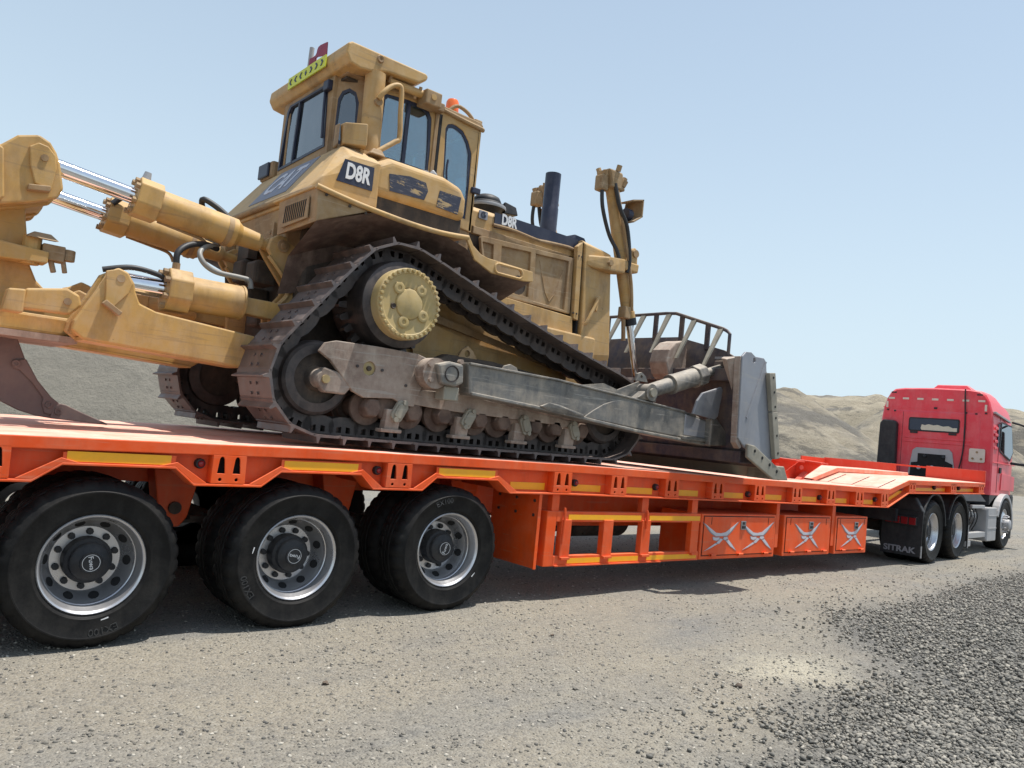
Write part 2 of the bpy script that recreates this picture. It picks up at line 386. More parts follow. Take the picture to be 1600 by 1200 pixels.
def ground_mat():
    mt, N, L, b = mat('compacted_gravel_ground')
    g = N.new('ShaderNodeNewGeometry'); pos = g.outputs['Position']
    c = mixc(N, L, rng(N, L, nz(N, L, pos, .42, 6, .6), .40, .58), (.182, .177, .163), (.245, .218, .172))
    c = mixc(N, L, rng(N, L, nz(N, L, pos, 2.3, 8, .7, (.7, 1.4, 1)), .5, .72, 0, .55), c, (.285, .256, .196))
    c = mixc(N, L, rng(N, L, nz(N, L, pos, 3.1, 8, .65), .5, .75, 0, .5), c, (.15, .145, .13))
    # pale spilled powder with its own shape
    d = N.new('ShaderNodeVectorMath'); d.operation = 'SUBTRACT'; L.new(pos, d.inputs[0]); d.inputs[1].default_value = (4.12, -2.32, .1)
    mp = N.new('ShaderNodeMapping'); mp.inputs['Scale'].default_value = (1.1, 1.5, 0); mp.inputs['Rotation'].default_value = (0, 0, R(62)); L.new(d.outputs[0], mp.inputs[0])
    ln = N.new('ShaderNodeVectorMath'); ln.operation = 'LENGTH'; L.new(mp.outputs[0], ln.inputs[0])
    dd = N.new('ShaderNodeMath'); dd.operation = 'ADD'; L.new(ln.outputs['Value'], dd.inputs[0]); L.new(rng(N, L, nz(N, L, pos, 5, 8, .7), 0, 1, -.55, .55), dd.inputs[1])
    c = mixc(N, L, rng(N, L, dd.outputs[0], .25, .75, .7, 0), c, (.45, .41, .31))
    tw = rng(N, L, nz(N, L, pos, 1., 6, .6, (.22, 1.5, 1)), .46, .62, 0, .55)      # lanes packed by tyres, along the trailer
    c = mixc(N, L, tw, c, (.285, .252, .192))
    hpn = N.new('ShaderNodeAttribute'); hpn.attribute_name = 'heap'
    c = mixc(N, L, hpn.outputs['Fac'], c, (.125, .122, .112))
    sp_ = N.new('ShaderNodeTexVoronoi'); sp_.inputs['Scale'].default_value = 62; L.new(pos, sp_.inputs['Vector'])
    cr = N.new('ShaderNodeSeparateColor'); L.new(sp_.outputs['Color'], cr.inputs[0])
    c = mixc(N, L, rng(N, L, cr.outputs[0], .55, 1., 0, .45), c, (.35, .325, .275))
    c = mixc(N, L, rng(N, L, cr.outputs[1], .63, 1., 0, .55), c, (.095, .091, .086))
    L.new(c, b.inputs['Base Color']); b.inputs['Roughness'].default_value = .92
    h = N.new('ShaderNodeMath'); h.operation = 'ADD'
    L.new(rng(N, L, sp_.outputs['Distance'], 0, .7, 1, 0), h.inputs[0]); L.new(nz(N, L, pos, 26, 10, .75), h.inputs[1])
    bump(N, L, b, h.outputs[0], .8, .013)
    return mt
go = mk('ground', (V, F), ground_mat(), smooth=60)
at = go.data.attributes.new('heap', 'FLOAT', 'POINT')
at.data.foreach_set('value', [sstep(-.45, .5, pile(v[0], v[1])+.35*noise.noise(Vector((v[0]*1.7, v[1]*1.7, 3))))*(1 if v[0] > .5 else 0) for v in V]); go['kind'] = 'structure'

# ------------------------------------------------------------------ loose gravel
def stone_mat(name, a, b_, c_):
    mt, N, L, b = mat(name)
    g = N.new('ShaderNodeNewGeometry')
    rp = N.new('ShaderNodeValToRGB'); L.new(g.outputs['Random Per Island'], rp.inputs[0])
    e = rp.color_ramp.elements; e[0].color = (*a, 1); e[1].color = (*c_, 1); k = e.new(.55); k.color = (*b_, 1)
    f = rng(N, L, nz(N, L, g.outputs['Position'], 60, 5), .3, .7, .7, 1.15)
    mx = N.new('ShaderNodeVectorMath'); mx.operation = 'SCALE'; L.new(rp.outputs[0], mx.inputs[0]); L.new(f, mx.inputs['Scale'])
    L.new(mx.outputs[0], b.inputs['Base Color']); b.inputs['Roughness'].default_value = .85
    bump(N, L, b, nz(N, L, g.outputs['Position'], 160, 5, .7), .3, .003)
    return mt
STN = stone_mat('crushed_stone', (.115, .11, .098), (.21, .198, .172), (.37, .34, .285))
STN2 = stone_mat('ground_stone', (.09, .086, .08), (.22, .20, .165), (.48, .44, .37))
def ico(sub_):
    bm = bmesh.new(); bmesh.ops.create_icosphere(bm, subdivisions=sub_, radius=1); bm.verts.index_update()
    v = np.array([q.co for q in bm.verts]); f = np.array([[q.index for q in t.verts] for t in bm.faces]); bm.free(); return v, f
ICO1, ICO2 = ico(1), ico(2)
def stones(name, pts, size, flat, basem, mt, label):
    bv, bf = basem; n = len(pts); nv = len(bv)
    rs = np.random.RandomState(len(name)+n)
    V = np.repeat(bv[None], n, 0)*(1+rs.uniform(-.22, .22, (n, nv, 1)))
    sc = size[:, None]*np.stack([rs.uniform(.8, 1.35, n), rs.uniform(.65, 1.0, n), rs.uniform(flat*.7, flat*1.4, n)], 1)
    V *= sc[:, None, :]
    tilt = rs.normal(0, .35, (n, 2)); a = rs.uniform(0, 6.283, n)
    def rot(V, ang, i, j):
        c, s = np.cos(ang)[:, None], np.sin(ang)[:, None]; x, y = V[..., i].copy(), V[..., j].copy()
        V[..., i] = c*x-s*y; V[..., j] = s*x+c*y
    rot(V, a, 0, 1); rot(V, tilt[:, 0], 1, 2); rot(V, tilt[:, 1], 0, 2)
    V += pts[:, None, :]
    F = (bf[None]+np.arange(n)[:, None, None]*nv).reshape(-1)
    me = bpy.data.meshes.new(name); me.vertices.add(n*nv); me.vertices.foreach_set('co', V.reshape(-1))
    nf = n*len(bf); me.loops.add(nf*3); me.loops.foreach_set('vertex_index', F)
    me.polygons.add(nf); me.polygons.foreach_set('loop_start', np.arange(nf)*3); me.polygons.foreach_set('loop_total', np.full(nf, 3))
    me.materials.append(mt); me.update(calc_edges=True); me.validate()
    o = bpy.data.objects.new(name, me); COL.objects.link(o); o['kind'] = 'stuff'; o['label'] = label; o['category'] = 'gravel'
    return o
rs = np.random.RandomState(11)
def scatter(n, fn, rmin, rmax, power):
    """points in polar rings round the viewer's standing place, kept where fn(x,y) says so"""
    out = []
    while len(out) < n:
        k = 4000
        r = (rmin**power+(rmax**power-rmin**power)*rs.rand(k))**(1/power); a = R(39.76)+R(44)*(rs.rand(k)*2-1)
        for r_, a_ in zip(r, a):
            x, y = CAMP.x+r_*math.sin(a_), CAMP.y+r_*math.cos(a_)
            if fn(x, y): out.append((x, y))
    return out[:n]
def inpile(x, y):
    d = pile(x, y)+.12*noise.noise(Vector((x*2.5, y*2.5, 1))); return d > -.7 and rs.rand() < .03+.97*sstep(-.25, .75, d+.3*noise.noise(Vector((x*1.3, y*1.3, 9)))) and x > .8
P = scatter(23000, inpile, 2.6, 5.8, 1.5)
pts = np.array([(x, y, gz(x, y)+rs.uniform(-.002, .018)) for x, y in P])
stones('gravel_near_heap', pts, (.0045+.0125*rs.rand(len(pts))**2.0), .6, ICO1, STN, 'grey crushed stone spilled at lower right of the foreground')
P = scatter(52000, inpile, 4.6, 24, .8)
pts = np.array([(x, y, gz(x, y)+rs.uniform(-.004, .02)) for x, y in P])
stones('gravel_heap', pts, (.0065+.0135*rs.rand(len(pts))**1.6), .62, ICO1, STN, 'dark grey crushed stone heap along the right edge')
def onground(x, y):
    d = pile(x, y); return (d < .3) and y < 3 and noise.noise(Vector((x*.9, y*.9, 7)))+.75*rs.rand() > .12
P = scatter(32000, onground, 3.0, 24, .75)
pts = np.array([(x, y, gz(x, y)+.001) for x, y in P])
sz = .003+.011*rs.rand(len(pts))**3.4
stones('loose_ground_gravel', pts, sz, .55, ICO1, STN2, 'fine loose gravel scattered over the beige yard')
for k, (x, y, r_, lab) in enumerate(((3.36, -2.34, .022, 'dark clod of earth alone in the foreground left of the pale powder patch'),
                                     (3.0, -.95, .014, 'dark pebble lying in front of the third trailer wheel'),
                                     (1.03, -1.15, .017, 'dark brown stone lying below the second trailer wheel'),
                                     (2.3, -1.9, .014, 'pale stone lying in the middle of the yard below the orange mud plate'))):
    bv, bf = ICO2; rr = np.random.RandomState(40+k)
    vv = bv*(1+rr.uniform(-.25, .25, (len(bv), 1)))*np.array([r_*1.2, r_, r_*.75])+np.array([x, y, gz(x, y)+r_*.5])
    o = mk('loose_stone', (vv.tolist(), bf.tolist()), STN2 if k == 3 else GUN, smooth=50); o['label'] = lab; o['category'] = 'stone'

# ------------------------------------------------------------------ hills
def hill_mat(name, a, b_, c_, sc=1., con=1.):
    mt, N, L, b = mat(name)
    g = N.new('ShaderNodeNewGeometry'); pos = g.outputs['Position']
    c = mixc(N, L, rng(N, L, nz(N, L, pos, .07*sc, 10, .66, (1, 1, 2.6)), .46, .545), a, b_)
    c = mixc(N, L, rng(N, L, nz(N, L, pos, .2*sc, 10, .72, (.5, 1.3, 3.5)), .52, .60, 0, .75*con), c, c_)
    c = mixc(N, L, rng(N, L, nz(N, L, pos, .16*sc, 10, .75, (1.6, .5, 3.)), .56, .62, 0, .7*con), c, tuple(q*.6 for q in b_))
    c = mixc(N, L, rng(N, L, nz(N, L, pos, 2.*sc, 8, .8), .5, .75, 0, .5), c, tuple(q*.55 for q in b_))
    L.new(c, b.inputs['Base Color']); b.inputs['Roughness'].default_value = .95
    bump(N, L, b, nz(N, L, pos, 1.1*sc, 10, .78), 1., .5/sc)
    return mt
HM = hill_mat('sandy_hill', (.33, .285, .21), (.17, .155, .13), (.40, .35, .265))
HM2 = hill_mat('grey_gravel_mound', (.245, .228, .188), (.22, .205, .17), (.265, .245, .20), 3., .4)
def polar_hill(name, a0, a1, r0, r1, na, nr, h, mt):
    V, F = [], []
    for i in range(na):
        a = R(a0+(a1-a0)*i/(na-1))
        for j in range(nr):
            r_ = r0+(r1-r0)*j/(nr-1); x, y = CAMP.x+r_*math.sin(a), CAMP.y+r_*math.cos(a)
            e = sstep(0, .16, min(i/(na-1), 1-i/(na-1)))*sstep(0, .2, min(j/(nr-1), 1-j/(nr-1)))
            V.append((x, y, h(math.degrees(a), r_, x, y)*e-2.*(1-e)))
    for i in range(na-1):
        for j in range(nr-1): F.append((i*nr+j, (i+1)*nr+j, (i+1)*nr+j+1, i*nr+j+1))
    o = mk(name, (V, F), mt, smooth=70); o['kind'] = 'structure'; return o
def rid(x, y, s, o_=0.): return noise.fractal(Vector((x*s, y*s, o_)), 1., 2.1, 5)
def gully(x, y, s): return 1-abs(noise.noise(Vector((x*s, y*s, 2.2))))
def hA(a, r, x, y):        # near mound with a long straight flank falling to the right
    c = 70; da = (a-57.0)*1.22; d = math.hypot(da, (r-c)*.62)
    h = 7.5-.56*max(0, d-3.4)-.08*min(d, 3.4)
    return max(h, -2.)+.45*rid(x, y, .12)+.2*rid(x, y, .5, 3)-.9*max(0, gully(x*1.4+y*.3, y*.6, .09)-.84)*4
polar_hill('hill', 44, 72, 48, 92, 150, 60, hA, HM)
def hB(a, r, x, y):
    h = 16.2+1.4*rid(a*.35, 3, 1.)-.012*(r-185)**2*.6
    h *= sstep(30, 46, a)*sstep(92, 78, a)
    return h+1.3*rid(x, y, .05)+.7*rid(x, y, .16, 5)-2.6*max(0, gully(x, y, .04)-.82)*4
polar_hill('hill', 28, 95, 150, 225, 200, 50, hB, HM)
def hC(a, r, x, y):
    da = (a-67.6)*1.95; d = math.hypot(da, (r-112)*.6)
    h = 10.6-.70*max(0, d-3.4)-.05*d
    return max(h, -2)+.6*rid(x, y, .1, 8)+.28*rid(x, y, .4, 9)-1.5*max(0, gully(x, y, .07)-.83)*4
polar_hill('hill', 54, 92, 86, 146, 160, 60, hC, HM)
def hL(a, r, x, y):
    da = (a-9.5)*.56; d = math.hypot(da, (r-32)*.55)
    h = 4.3-.40*max(0, d-1.2)
    h2 = 2.15-.25*abs((a-26)*.5)-.10*(r-27)**2*.3
    return max(h, h2, -.6)+.13*rid(x, y, .3)+.035*rid(x, y, 1.6, 2)-.16*max(0, gully(x, y, .22)-.85)*4
polar_hill('gravel_mound', -28, 50, 20, 46, 150, 60, hL, HM2)

# ------------------------------------------------------------------ lowbed trailer
TR = thing('lowbed_trailer', 'long bright orange lowbed trailer with silver dish wheels carrying the bulldozer', 'trailer', (6., 1.45, .1))
YN, YF = -.05, 2.95
DZ = [(-4, 1.24), (-.57, 1.278), (.9, 1.308), (1.4, 1.319), (4, 1.334), (5.7, 1.325), (10.45, 1.307), (11.07, 1.463), (14.12, 1.525)]
ZB = [(-4, .99), (-.54, 1.026), (.74, 1.039), (2.1, 1.055), (3.5, 1.061), (3.85, 1.066), (10.43, 1.048), (11.08, 1.271), (14.12, 1.343)]
dz = lambda x: interp(x, DZ)
zb = lambda x: interp(x, ZB)
XR = -2.3
px = [XR, -.57, .9, 1.4, 4, 5.7, 10.45, 11.07, 14.12]
mk('deck', strip([(x, dz(x)) for x in px], YN, YF, .028), ORGD, TR, bev=.006)
# edge lips, near and far
for y0, y1 in ((YN-.002, YN+.03), (YF-.03, YF+.002)):
    mk('edge_lip', strip([(x, dz(x)-.003) for x in px], y0, y1, .073), ORG, TR, bev=.006)
WX = [0., 1.323, 2.646]
ARCH = [(-.394, -.245, .396, .523), (.972, 1.108, 1.739, 1.85), (2.296, 2.425, 3.059, 3.208)]
fp = [(XR, zb(XR))]
for a in [(-1.72, -1.57, -.93, -.80)]+ARCH: fp += [(a[0], zb(a[0])), (a[1], zb(a[1])+.105), (a[2], zb(a[2])+.105), (a[3], zb(a[3]))]
fp += [(3.85, zb(3.85)), (10.43, 1.048), (11.08, 1.271), (14.12, 1.343)]
for sgn in (0, 1):
    y0, y1 = (YN-.004, .13) if sgn == 0 else (YF-.13, YF+.004)
    mk('bottom_flange', strip(fp, y0, y1, .016), ORG, TR, bev=.004)
    yw = .035 if sgn == 0 else YF-.05
    top = [(x, dz(x)-.02) for x in px]
    mk('side_web', prism(top+[(a, b-.006) for a, b in fp[::-1]], yw, yw+.012), ORG, TR)
# slanted gussets beside the wheel arches
for a in [(-1.72, -1.57, -.93, -.80)]+ARCH:
    for xa, xb in ((a[0], a[1]), (a[3], a[2])):
        za, zb_ = zb(xa), zb(xb)+.105; w = .085 if xa < xb else -.085
        mk('arch_gusset', prism([(xa, za), (xb, zb_), (xb+w*1.15, zb_), (xa-w*.0, za+.0)][:3]+[(xb-w*.1, zb_+.028), (xa-w*.95, za+.004)], YN-.002, YN+.012), ORG, TR, bev=.003)
# outrigger brackets with two slots
def slot(cx):
    w0, w1 = .026, .016
    return [(cx-w0, .07), (cx+w0, .07), (cx+w1, .165), (cx+w1*.6, .178), (cx, .182), (cx-w1*.6, .178), (cx-w1, .165)]
bk = join(prism([(-.115, .004), (.115, .004), (.112, .191), (-.112, .191)], -.006, .006, 'y', [slot(-.052), slot(.052), circ(-.055, .03, .012, 8), circ(.055, .03, .012, 8)]),
          box(-.115, -.103, .006, .08, .004, .191), box(.103, .115, .006, .08, .004, .191), box(-.006, .006, .006, .08, .004, .191))
bkm = mesh('outrigger_bracket', bk, ORG)
dkm = mesh('bracket_shade_plate', box(-.1, .1, .058, .066, .01, .187), DARK)  # dark plate set behind the slots, painting the shade of the hollow
BX = [-.62, .741, 2.07, 3.83, 4.597, 5.427, 6.239, 7.075, 7.907, 8.756, 9.546, 10.311]
for x in BX:
    b = inst('outrigger_bracket', bkm, TR, (x, YN+.004, zb(x)), (0, -math.atan((zb(x+.2)-zb(x-.2))/.4), 0), bev=.0025)
    c = inst('bracket_shade_plate', dkm, b, wpos(b))
gbk = mesh('outrigger_bracket', ([(v[0]*.95, v[1], v[2]*.8) for v in bk[0]], bk[1]), ORG)
for x in (11.2, 12.75, 13.95): inst('outrigger_bracket', gbk, TR, (x, YN+.004, zb(x)), (0, -math.atan(.024), 0))
# yellow reflective tape
def tape(x0, x1, dzl, h, y=.031):
    return mk('reflective_tape', prism([(x0, zb(x0)+dzl), (x1, zb(x1)+dzl), (x1, zb(x1)+dzl+h), (x0, zb(x0)+dzl+h)], y-.002, y+.003), TAPE, TR)
for a in ARCH+[(-1.72, -1.57, -.93, -.80)]:
    mk('arch_face', prism([(a[1], zb(a[1])+.105), (a[2], zb(a[2])+.105), (a[2], dz(a[2])-.09), (a[1], dz(a[1])-.09)], YN+.012, YN+.02), ORG, TR)
    mk('reflective_tape', prism([(a[1]+.02, zb(a[1])+.112), (a[2]-.03, zb(a[2])+.112), (a[2]-.03, zb(a[2])+.172), (a[1]+.02, zb(a[1])+.172)], YN+.008, YN+.011), TAPE, TR)
for x0, x1 in ((3.27, 3.68), (3.98, 4.42), (4.75, 5.2), (5.58, 5.98), (6.4, 6.85), (7.25, 7.68), (8.08, 8.52), (8.93, 9.33), (9.72, 10.1)): tape(x0, x1, .018, .062)
for x0, x1 in ((11.4, 12.6), (12.95, 13.8)): tape(x0, x1, .02, .05)
mk('reflective_tape', prism([(10.47, 1.08), (11.0, 1.265), (11.0, 1.32), (10.47, 1.135)], .028, .034), TAPE, TR)
# side marker lamps
for x, z in ((.566, 1.163), (1.908, 1.179), (4.05, 1.16), (5.236, 1.159), (6.927, 1.13), (8.579, 1.13), (10.14, 1.14), (10.95, 1.325), (12.145, 1.375), (13.124, 1.395)):
    b = mk('marker_lamp', lathe([(0, -.008), (.03, -.008), (.034, 0), (.034, .03)], (x, .005, z), 16), BLK, TR, smooth=40)
    mk('lens', lathe([(0, -.02), (.014, -.018), (.022, -.009), (.022, 0)], (x+.004, .004, z), 16), REDP, b, smooth=60)
# wheels
RT = .512
def tyre_vf():
    prof = [(.292, .012), (.304, -.006), (.322, -.016), (.326, -.020), (.336, -.021), (.342, -.021), (.38, -.031), (.43, -.033), (.436, -.037), (.444, -.037), (.449, -.031), (.462, -.026), (.486, -.010), (.497, .004), (.508, .022), (RT, .05), (RT, .085), (.503, .088), (.503, .097), (RT, .10), (RT+.001, .135),
            (.503, .138), (.503, .147), (RT+.001, .15), (RT, .185), (.503, .188), (.503, .197), (RT, .2), (RT, .235), (.508, .262), (.490, .285), (.45, .305), (.38, .31), (.31, .29), (.292, .27)]
    def rm(i, j, r): return r-.011 if (i % 4 == 0 and 12 <= j <= 16) or (i % 4 == 2 and 27 <= j <= 31) else r
    return lathe(prof, (0, 0, 0), 128, 'y', rm)
TYM = mesh('tyre', tyre_vf(), TYRE, 32)
def rim_vf():
    prof = [(.292, .03), (.300, .004), (.303, -.006), (.297, -.012), (.288, -.006), (.281, .006), (.277, .03), (.268, .045), (.262, .075), (.257, .08), (.258, .118), (.253, .126), (.244, .142), (.222, .182), (.207, .205), (.200, .21), (.135, .21), (.135, .25)]
    return lathe(prof, (0, 0, 0), 64)
RIM = mesh('rim', rim_vf(), ALU, 30)
def holes_vf():
    t = 2*math.pi*.5/10; c, s = math.cos(t), math.sin(t)
    n = Vector((c*-.8, -.6, s*-.8)).normalized(); p_ = Vector((c*.2335, .1625, s*.2335))
    return cyl(p_-n*.004, p_+n*.005, .031, n=16)
HOL = mesh('hand_hole', holes_vf(), DARK, 40)
NUT = mesh('wheel_nut', cyl((.169, .212, 0), (.169, .182, 0), .022, .019, 8), BLK)
HUB = mesh('hub', lathe([(.14, .25), (.141, .14), (.136, .118), (.118, .105), (.112, .075), (.1, .064), (.066, .052), (.062, .043), (0, .043)], (0, 0, 0), 40), BLK, 35)
RING = lathe([(.051, .0425), (.051, .0405), (.0485, .0405), (.0485, .0425)], (0, 0, 0), 32)
fuwa = onplane(text('Fuwa', .040, .0, .001), (0, .0415, 0), (1, 0, 0), (0, 0, 1))
EMB = mesh('hub_emblem', join(RING, fuwa), WHT)
t5 = text('EX100', .062, .0, .002)
TLT = mesh('tyre_lettering', ([((.405+b)*math.sin(a/.4+math.pi), -.034+.002*(b > 0)-c, (.405+b)*math.cos(a/.4+math.pi)) for a, b, c in t5[0]], t5[1]), TYRT)
STK = mesh('tyre_sticker', join(box(-.022, .022, -.034, -.031, -.006, .006)), WHT)
zw = {0: .522, 1: .532, 2: .563}
axl = []
for i, x in enumerate(WX+[-1.323]):
    z = zw.get(i, .50); w = sub('wheel', TR); w.location = Vector((x, 0, z))-wpos(TR)
    def put(nm, me, rot): 
        o = bpy.data.objects.new(nm, me); COL.objects.link(o); o.parent = w; o.rotation_euler = (0, rot, 0); return o
    a = R((20, 75, 140, 0)[i])
    put('tyre', TYM, a); put('rim', RIM, 0); [(put('hand_hole', HOL, a+k*math.pi/5), put('wheel_nut', NUT, a+k*math.pi/5)) for k in range(10)]; put('hub', HUB, 0)
    put('hub_emblem', EMB, R((78, 190, -75, 0)[i])); put('tyre_lettering', TLT, R((-14, 62, 165, 0)[i]))
    s_ = put('tyre_sticker', STK, R((-22, -74, -43, 0)[i])); aa = R((-73, 170, -38, 60)[i])
    s_.location = (.345*math.cos(aa), -.004, .345*math.sin(aa))
    s_.location.y = .012
    for nm, yy, fl in (('inner_tyre', .36, 1), ('far_tyre', 2.9, -1), ('far_inner_tyre', 2.54, -1)):
        o = put(nm, TYM, a+.2); o.location.y = yy; o.scale.y = fl
    o = put('rim', RIM, 0); o.location.y = 2.9; o.scale.y = -1
    mk('axle', cyl((x, .2, z), (x, 2.7, z), .075), GUN, TR, smooth=40)
    mk('brake_drum', lathe([(0, .3), (.2, .3), (.21, .32), (.21, .55), (.06, .56)], (x, .0, z), 32), GUN, TR, smooth=40)
# suspension hangers
for x in (-.66, .66, 1.985, 3.3):
    zt = zb(x)
    mk('suspension_hanger', prism([(x-.17, zt+.02), (x+.17, zt+.02), (x+.1, zt-.33), (x+.05, zt-.4), (x-.05, zt-.4), (x-.1, zt-.33)], .72, .92), ORG, TR, bev=.01)
    mk('hanger_pin', cyl((x, .69, zt-.26), (x, .96, zt-.26), .045), GUN, TR, smooth=40)
    mk('cross_member', box(x-.05, x+.05, .14, 2.75, zt-.0, dz(x)-.04), ORG, TR)
for x in (0, 1.323, 2.646): mk('leaf_spring', join(*[box(x-.62+.1*k, x+.62-.1*k, .78, .86, .66+.025*k, .683+.025*k) for k in range(4)]), GUN, TR)
# chassis beams
for y in (.98, 1.86): mk('main_beam', prism([(XR, 1.22), (XR, .96), (3.4, .92), (4.1, .62), (9.6, .62), (10.5, 1.0), (14.0, 1.22), (14.0, 1.4), (11.1, 1.38), (10.4, 1.25)], y-.06, y+.06), ORG, TR, bev=.006)
for x in np.arange(4.2, 10.3, .83): mk('cross_member', box(x-.04, x+.04, .05, 2.85, 1.075, 1.28), ORG, TR)
UB = sub('underbed_tanks', TR)
for k in range(2): mk('air_tank', cyl((5.12, 1.2+.34*k, .66), (6.02, 1.2+.34*k, .66), .2, n=24), GUN, UB, smooth=40, bev=.02)
mk('tank_hanger', box(5.3, 5.34, 1.05, 1.7, .5, 1.05), GUN, UB)
mk('tank_hanger', box(5.8, 5.84, 1.05, 1.7, .5, 1.05), GUN, UB)
# orange plate behind the third wheel
mk('mud_plate', join(box(3.6, 3.608, -.02, .66, .375, 1.045), box(3.585, 3.62, -.024, -.014, .372, 1.05)), ORG, TR, bev=.002)
for y in (.05, .3, .55):
    for z in (.98, .85): mk('plate_bolt', cyl((3.604, y, z), (3.59, y, z), .014, n=8), GUN, TR)
mk('stay_bar', box(3.62, 3.76, .06, .1, .5, .56), ORG, TR)
# side guard frame
G = sub('side_guard', TR)
yg = -.025
mk('corner_post', box(3.70, 3.82, yg, .12, .392, .895), ORG, G, bev=.006)
mk('rail', box(3.82, 6.0, yg, .05, .800, .895), ORG, G, bev=.005)
mk('rail', box(3.82, 6.0, yg, .05, .392, .488), ORG, G, bev=.005)
mk('rail_lip', box(3.83, 5.35, yg-.02, yg, .392, .403), ORG, G)
for x0, x1 in ((3.885, 4.01), (4.45, 4.585), (5.015, 5.15), (5.83, 5.96)):
    mk('upright', box(x0, x1, yg-.012, .03, .47, .82), ORG, G, bev=.004)
    mk('latch_foot', box(x0+.01, x1-.01, yg-.035, yg, .455, .475), ORG, G)
mk('hinge_rod', tube([(3.9, yg-.015, .93), (3.905, yg-.02, .85), (3.9, yg-.02, .6)], .011, 8, 3), ORG, G)
mk('hinge_rod', tube([(5.07, yg-.018, .92), (5.072, yg-.022, .84), (5.07, yg-.02, .74)], .012, 8, 3), ORG, G)
for x0, x1 in ((3.97, 5.0), (5.13, 5.98)): mk('reflective_tape', box(x0, x1, yg-.0035, yg-.001, .82, .868), TAPE, G)
for x0, x1 in ((4.0, 4.44), (4.56, 5.0), (5.13, 5.96)): mk('reflective_tape', box(x0, x1, yg-.0035, yg-.001, .415, .462), TAPE, G)
for x0, x1 in ((3.77, 3.86), (5.03, 5.13), (5.86, 5.96)): mk('hanger_post', box(x0, x1, 0, .06, .89, 1.05), ORG, TR)
for x0, x1 in ((7.55, 7.62), (8.92, 9.0)): mk('hanger_post', box(x0, x1, .0, .5, .5, 1.04), ORG, TR)
# tool boxes
def xlogo(cx, cz, w, h):
    P = lambda L_: [(cx+a*w, cz+b*h) for a, b in L_]
    top = P([(-.5, .42), (-.30, .12), (-.16, -.01), (.16, -.0), (.28, .16), (.46, .46), (.12, .12), (-.02, .08), (-.16, .1)])
    return [top, P([(-.24, -.04), (-.15, -.07), (-.06, -.06), (-.05, -.12), (-.14, -.17), (-.22, -.13)]), P([(.08, -.05), (.17, -.05), (.2, -.1), (.12, -.15), (.06, -.11)]),
            P([(-.02, -.1), (.05, -.14), (-.05, -.27), (-.13, -.27), (-.10, -.2)]), P([(-.16, -.26), (-.1, -.29), (-.28, -.41), (-.45, -.5)]), P([(.14, -.18), (.22, -.15), (.32, -.3), (.46, -.52), (.28, -.36)])]
for k, (x0, x1) in enumerate(((6.03, 7.53), (7.72, 8.87), (9.0, 9.9))):
    T = sub('toolbox', TR)
    mk('box_body', box(x0, x1, -.012, .55, .392, .895), ORG, T, bev=.008)
    mk('door', box(x0+.05, x1-.05, -.02, -.013, .44, .865), ORG, T, bev=.003)
    mk('door_seam', prism([(x0+.04, .43), (x1-.04, .43), (x1-.04, .875), (x0+.04, .875)], -.0135, -.0125, 'y', [[(x0+.05, .44), (x1-.05, .44), (x1-.05, .865), (x0+.05, .865)]]), DARK, T)
    for f in ((.15, .5, .85) if k < 2 else (.22, .8)):
        xx = x0+(x1-x0)*f; mk('door_hinge', join(box(xx-.045, xx+.045, -.05, -.018, .428, .45), cyl((xx-.045, -.045, .445), (xx+.045, -.045, .445), .011, n=8)), ORG, T)
    for f in (.12, .88): xx = x0+(x1-x0)*f; mk('hinge_line', box(xx-.004, xx+.004, -.0225, -.0205, .78, .86), DARK, T)
    xl = x0+(x1-x0)*(.53 if k == 0 else .55 if k == 1 else .62)
    lk = mk('lock', box(xl-.05, xl+.05, -.03, -.02, .72, .82), MIRR, T, bev=.006)
    mk('lock_handle', join(box(xl-.03, xl+.03, -.038, -.03, .735, .765), box(xl-.02, xl+.02, -.034, -.03, .78, .81)), BLK, T)
    for cx in ((x0+.38, x1-.38) if k == 0 else (x0+.56,) if k == 1 else (x0+.46,)):
        w = .66 if k == 0 else .62 if k == 1 else .62
        for P in xlogo(cx, .655, w, .33):
            gx, gy = sum(a for a, b in P)/len(P), sum(b for a, b in P)/len(P)
            Q = [(gx+(a-gx)*1.09+.004*(1 if a > gx else -1), gy+(b-gy)*1.09+.003*(1 if b > gy else -1)) for a, b in P]
            mk('logo_outline', prism(Q, -.0222, -.0205), GRYP, T); mk('logo', prism(P, -.0238, -.0225), LGR, T)
# gooseneck: ramp plates, raised spine and headboard
mk('neck_spine', prism([(10.35, 1.31), (11.05, 1.475), (13.6, 1.515), (13.6, 1.575), (11.0, 1.54), (10.2, 1.335)], 1.05, 1.85), ORGD, TR, bev=.006)
for k, y in enumerate((.12, .52, .9)):
    n_ = [(9.75+.1*k, 1.312), (10.44, 1.3095), (10.46, 1.311), (11.0, 1.4475)]
    mk('plate_seam', strip([(a, b+.004) for a, b in n_], y, y+.012, .004), DARK, TR)
mk('headboard', box(14.10, 14.13, YN, .95, 1.50, 1.735), ORGR, TR, bev=.004)
mk('headboard', box(14.10, 14.13, 1.50, YF, 1.50, 1.72), ORGR, TR, bev=.004)
mk('headboard_bar', box(14.10, 14.13, .95, 1.50, 1.69, 1.72), ORGR, TR)
mk('headboard', box(13.2, 14.1, YF-.02, YF+.01, 1.50, 1.70), ORGR, TR)
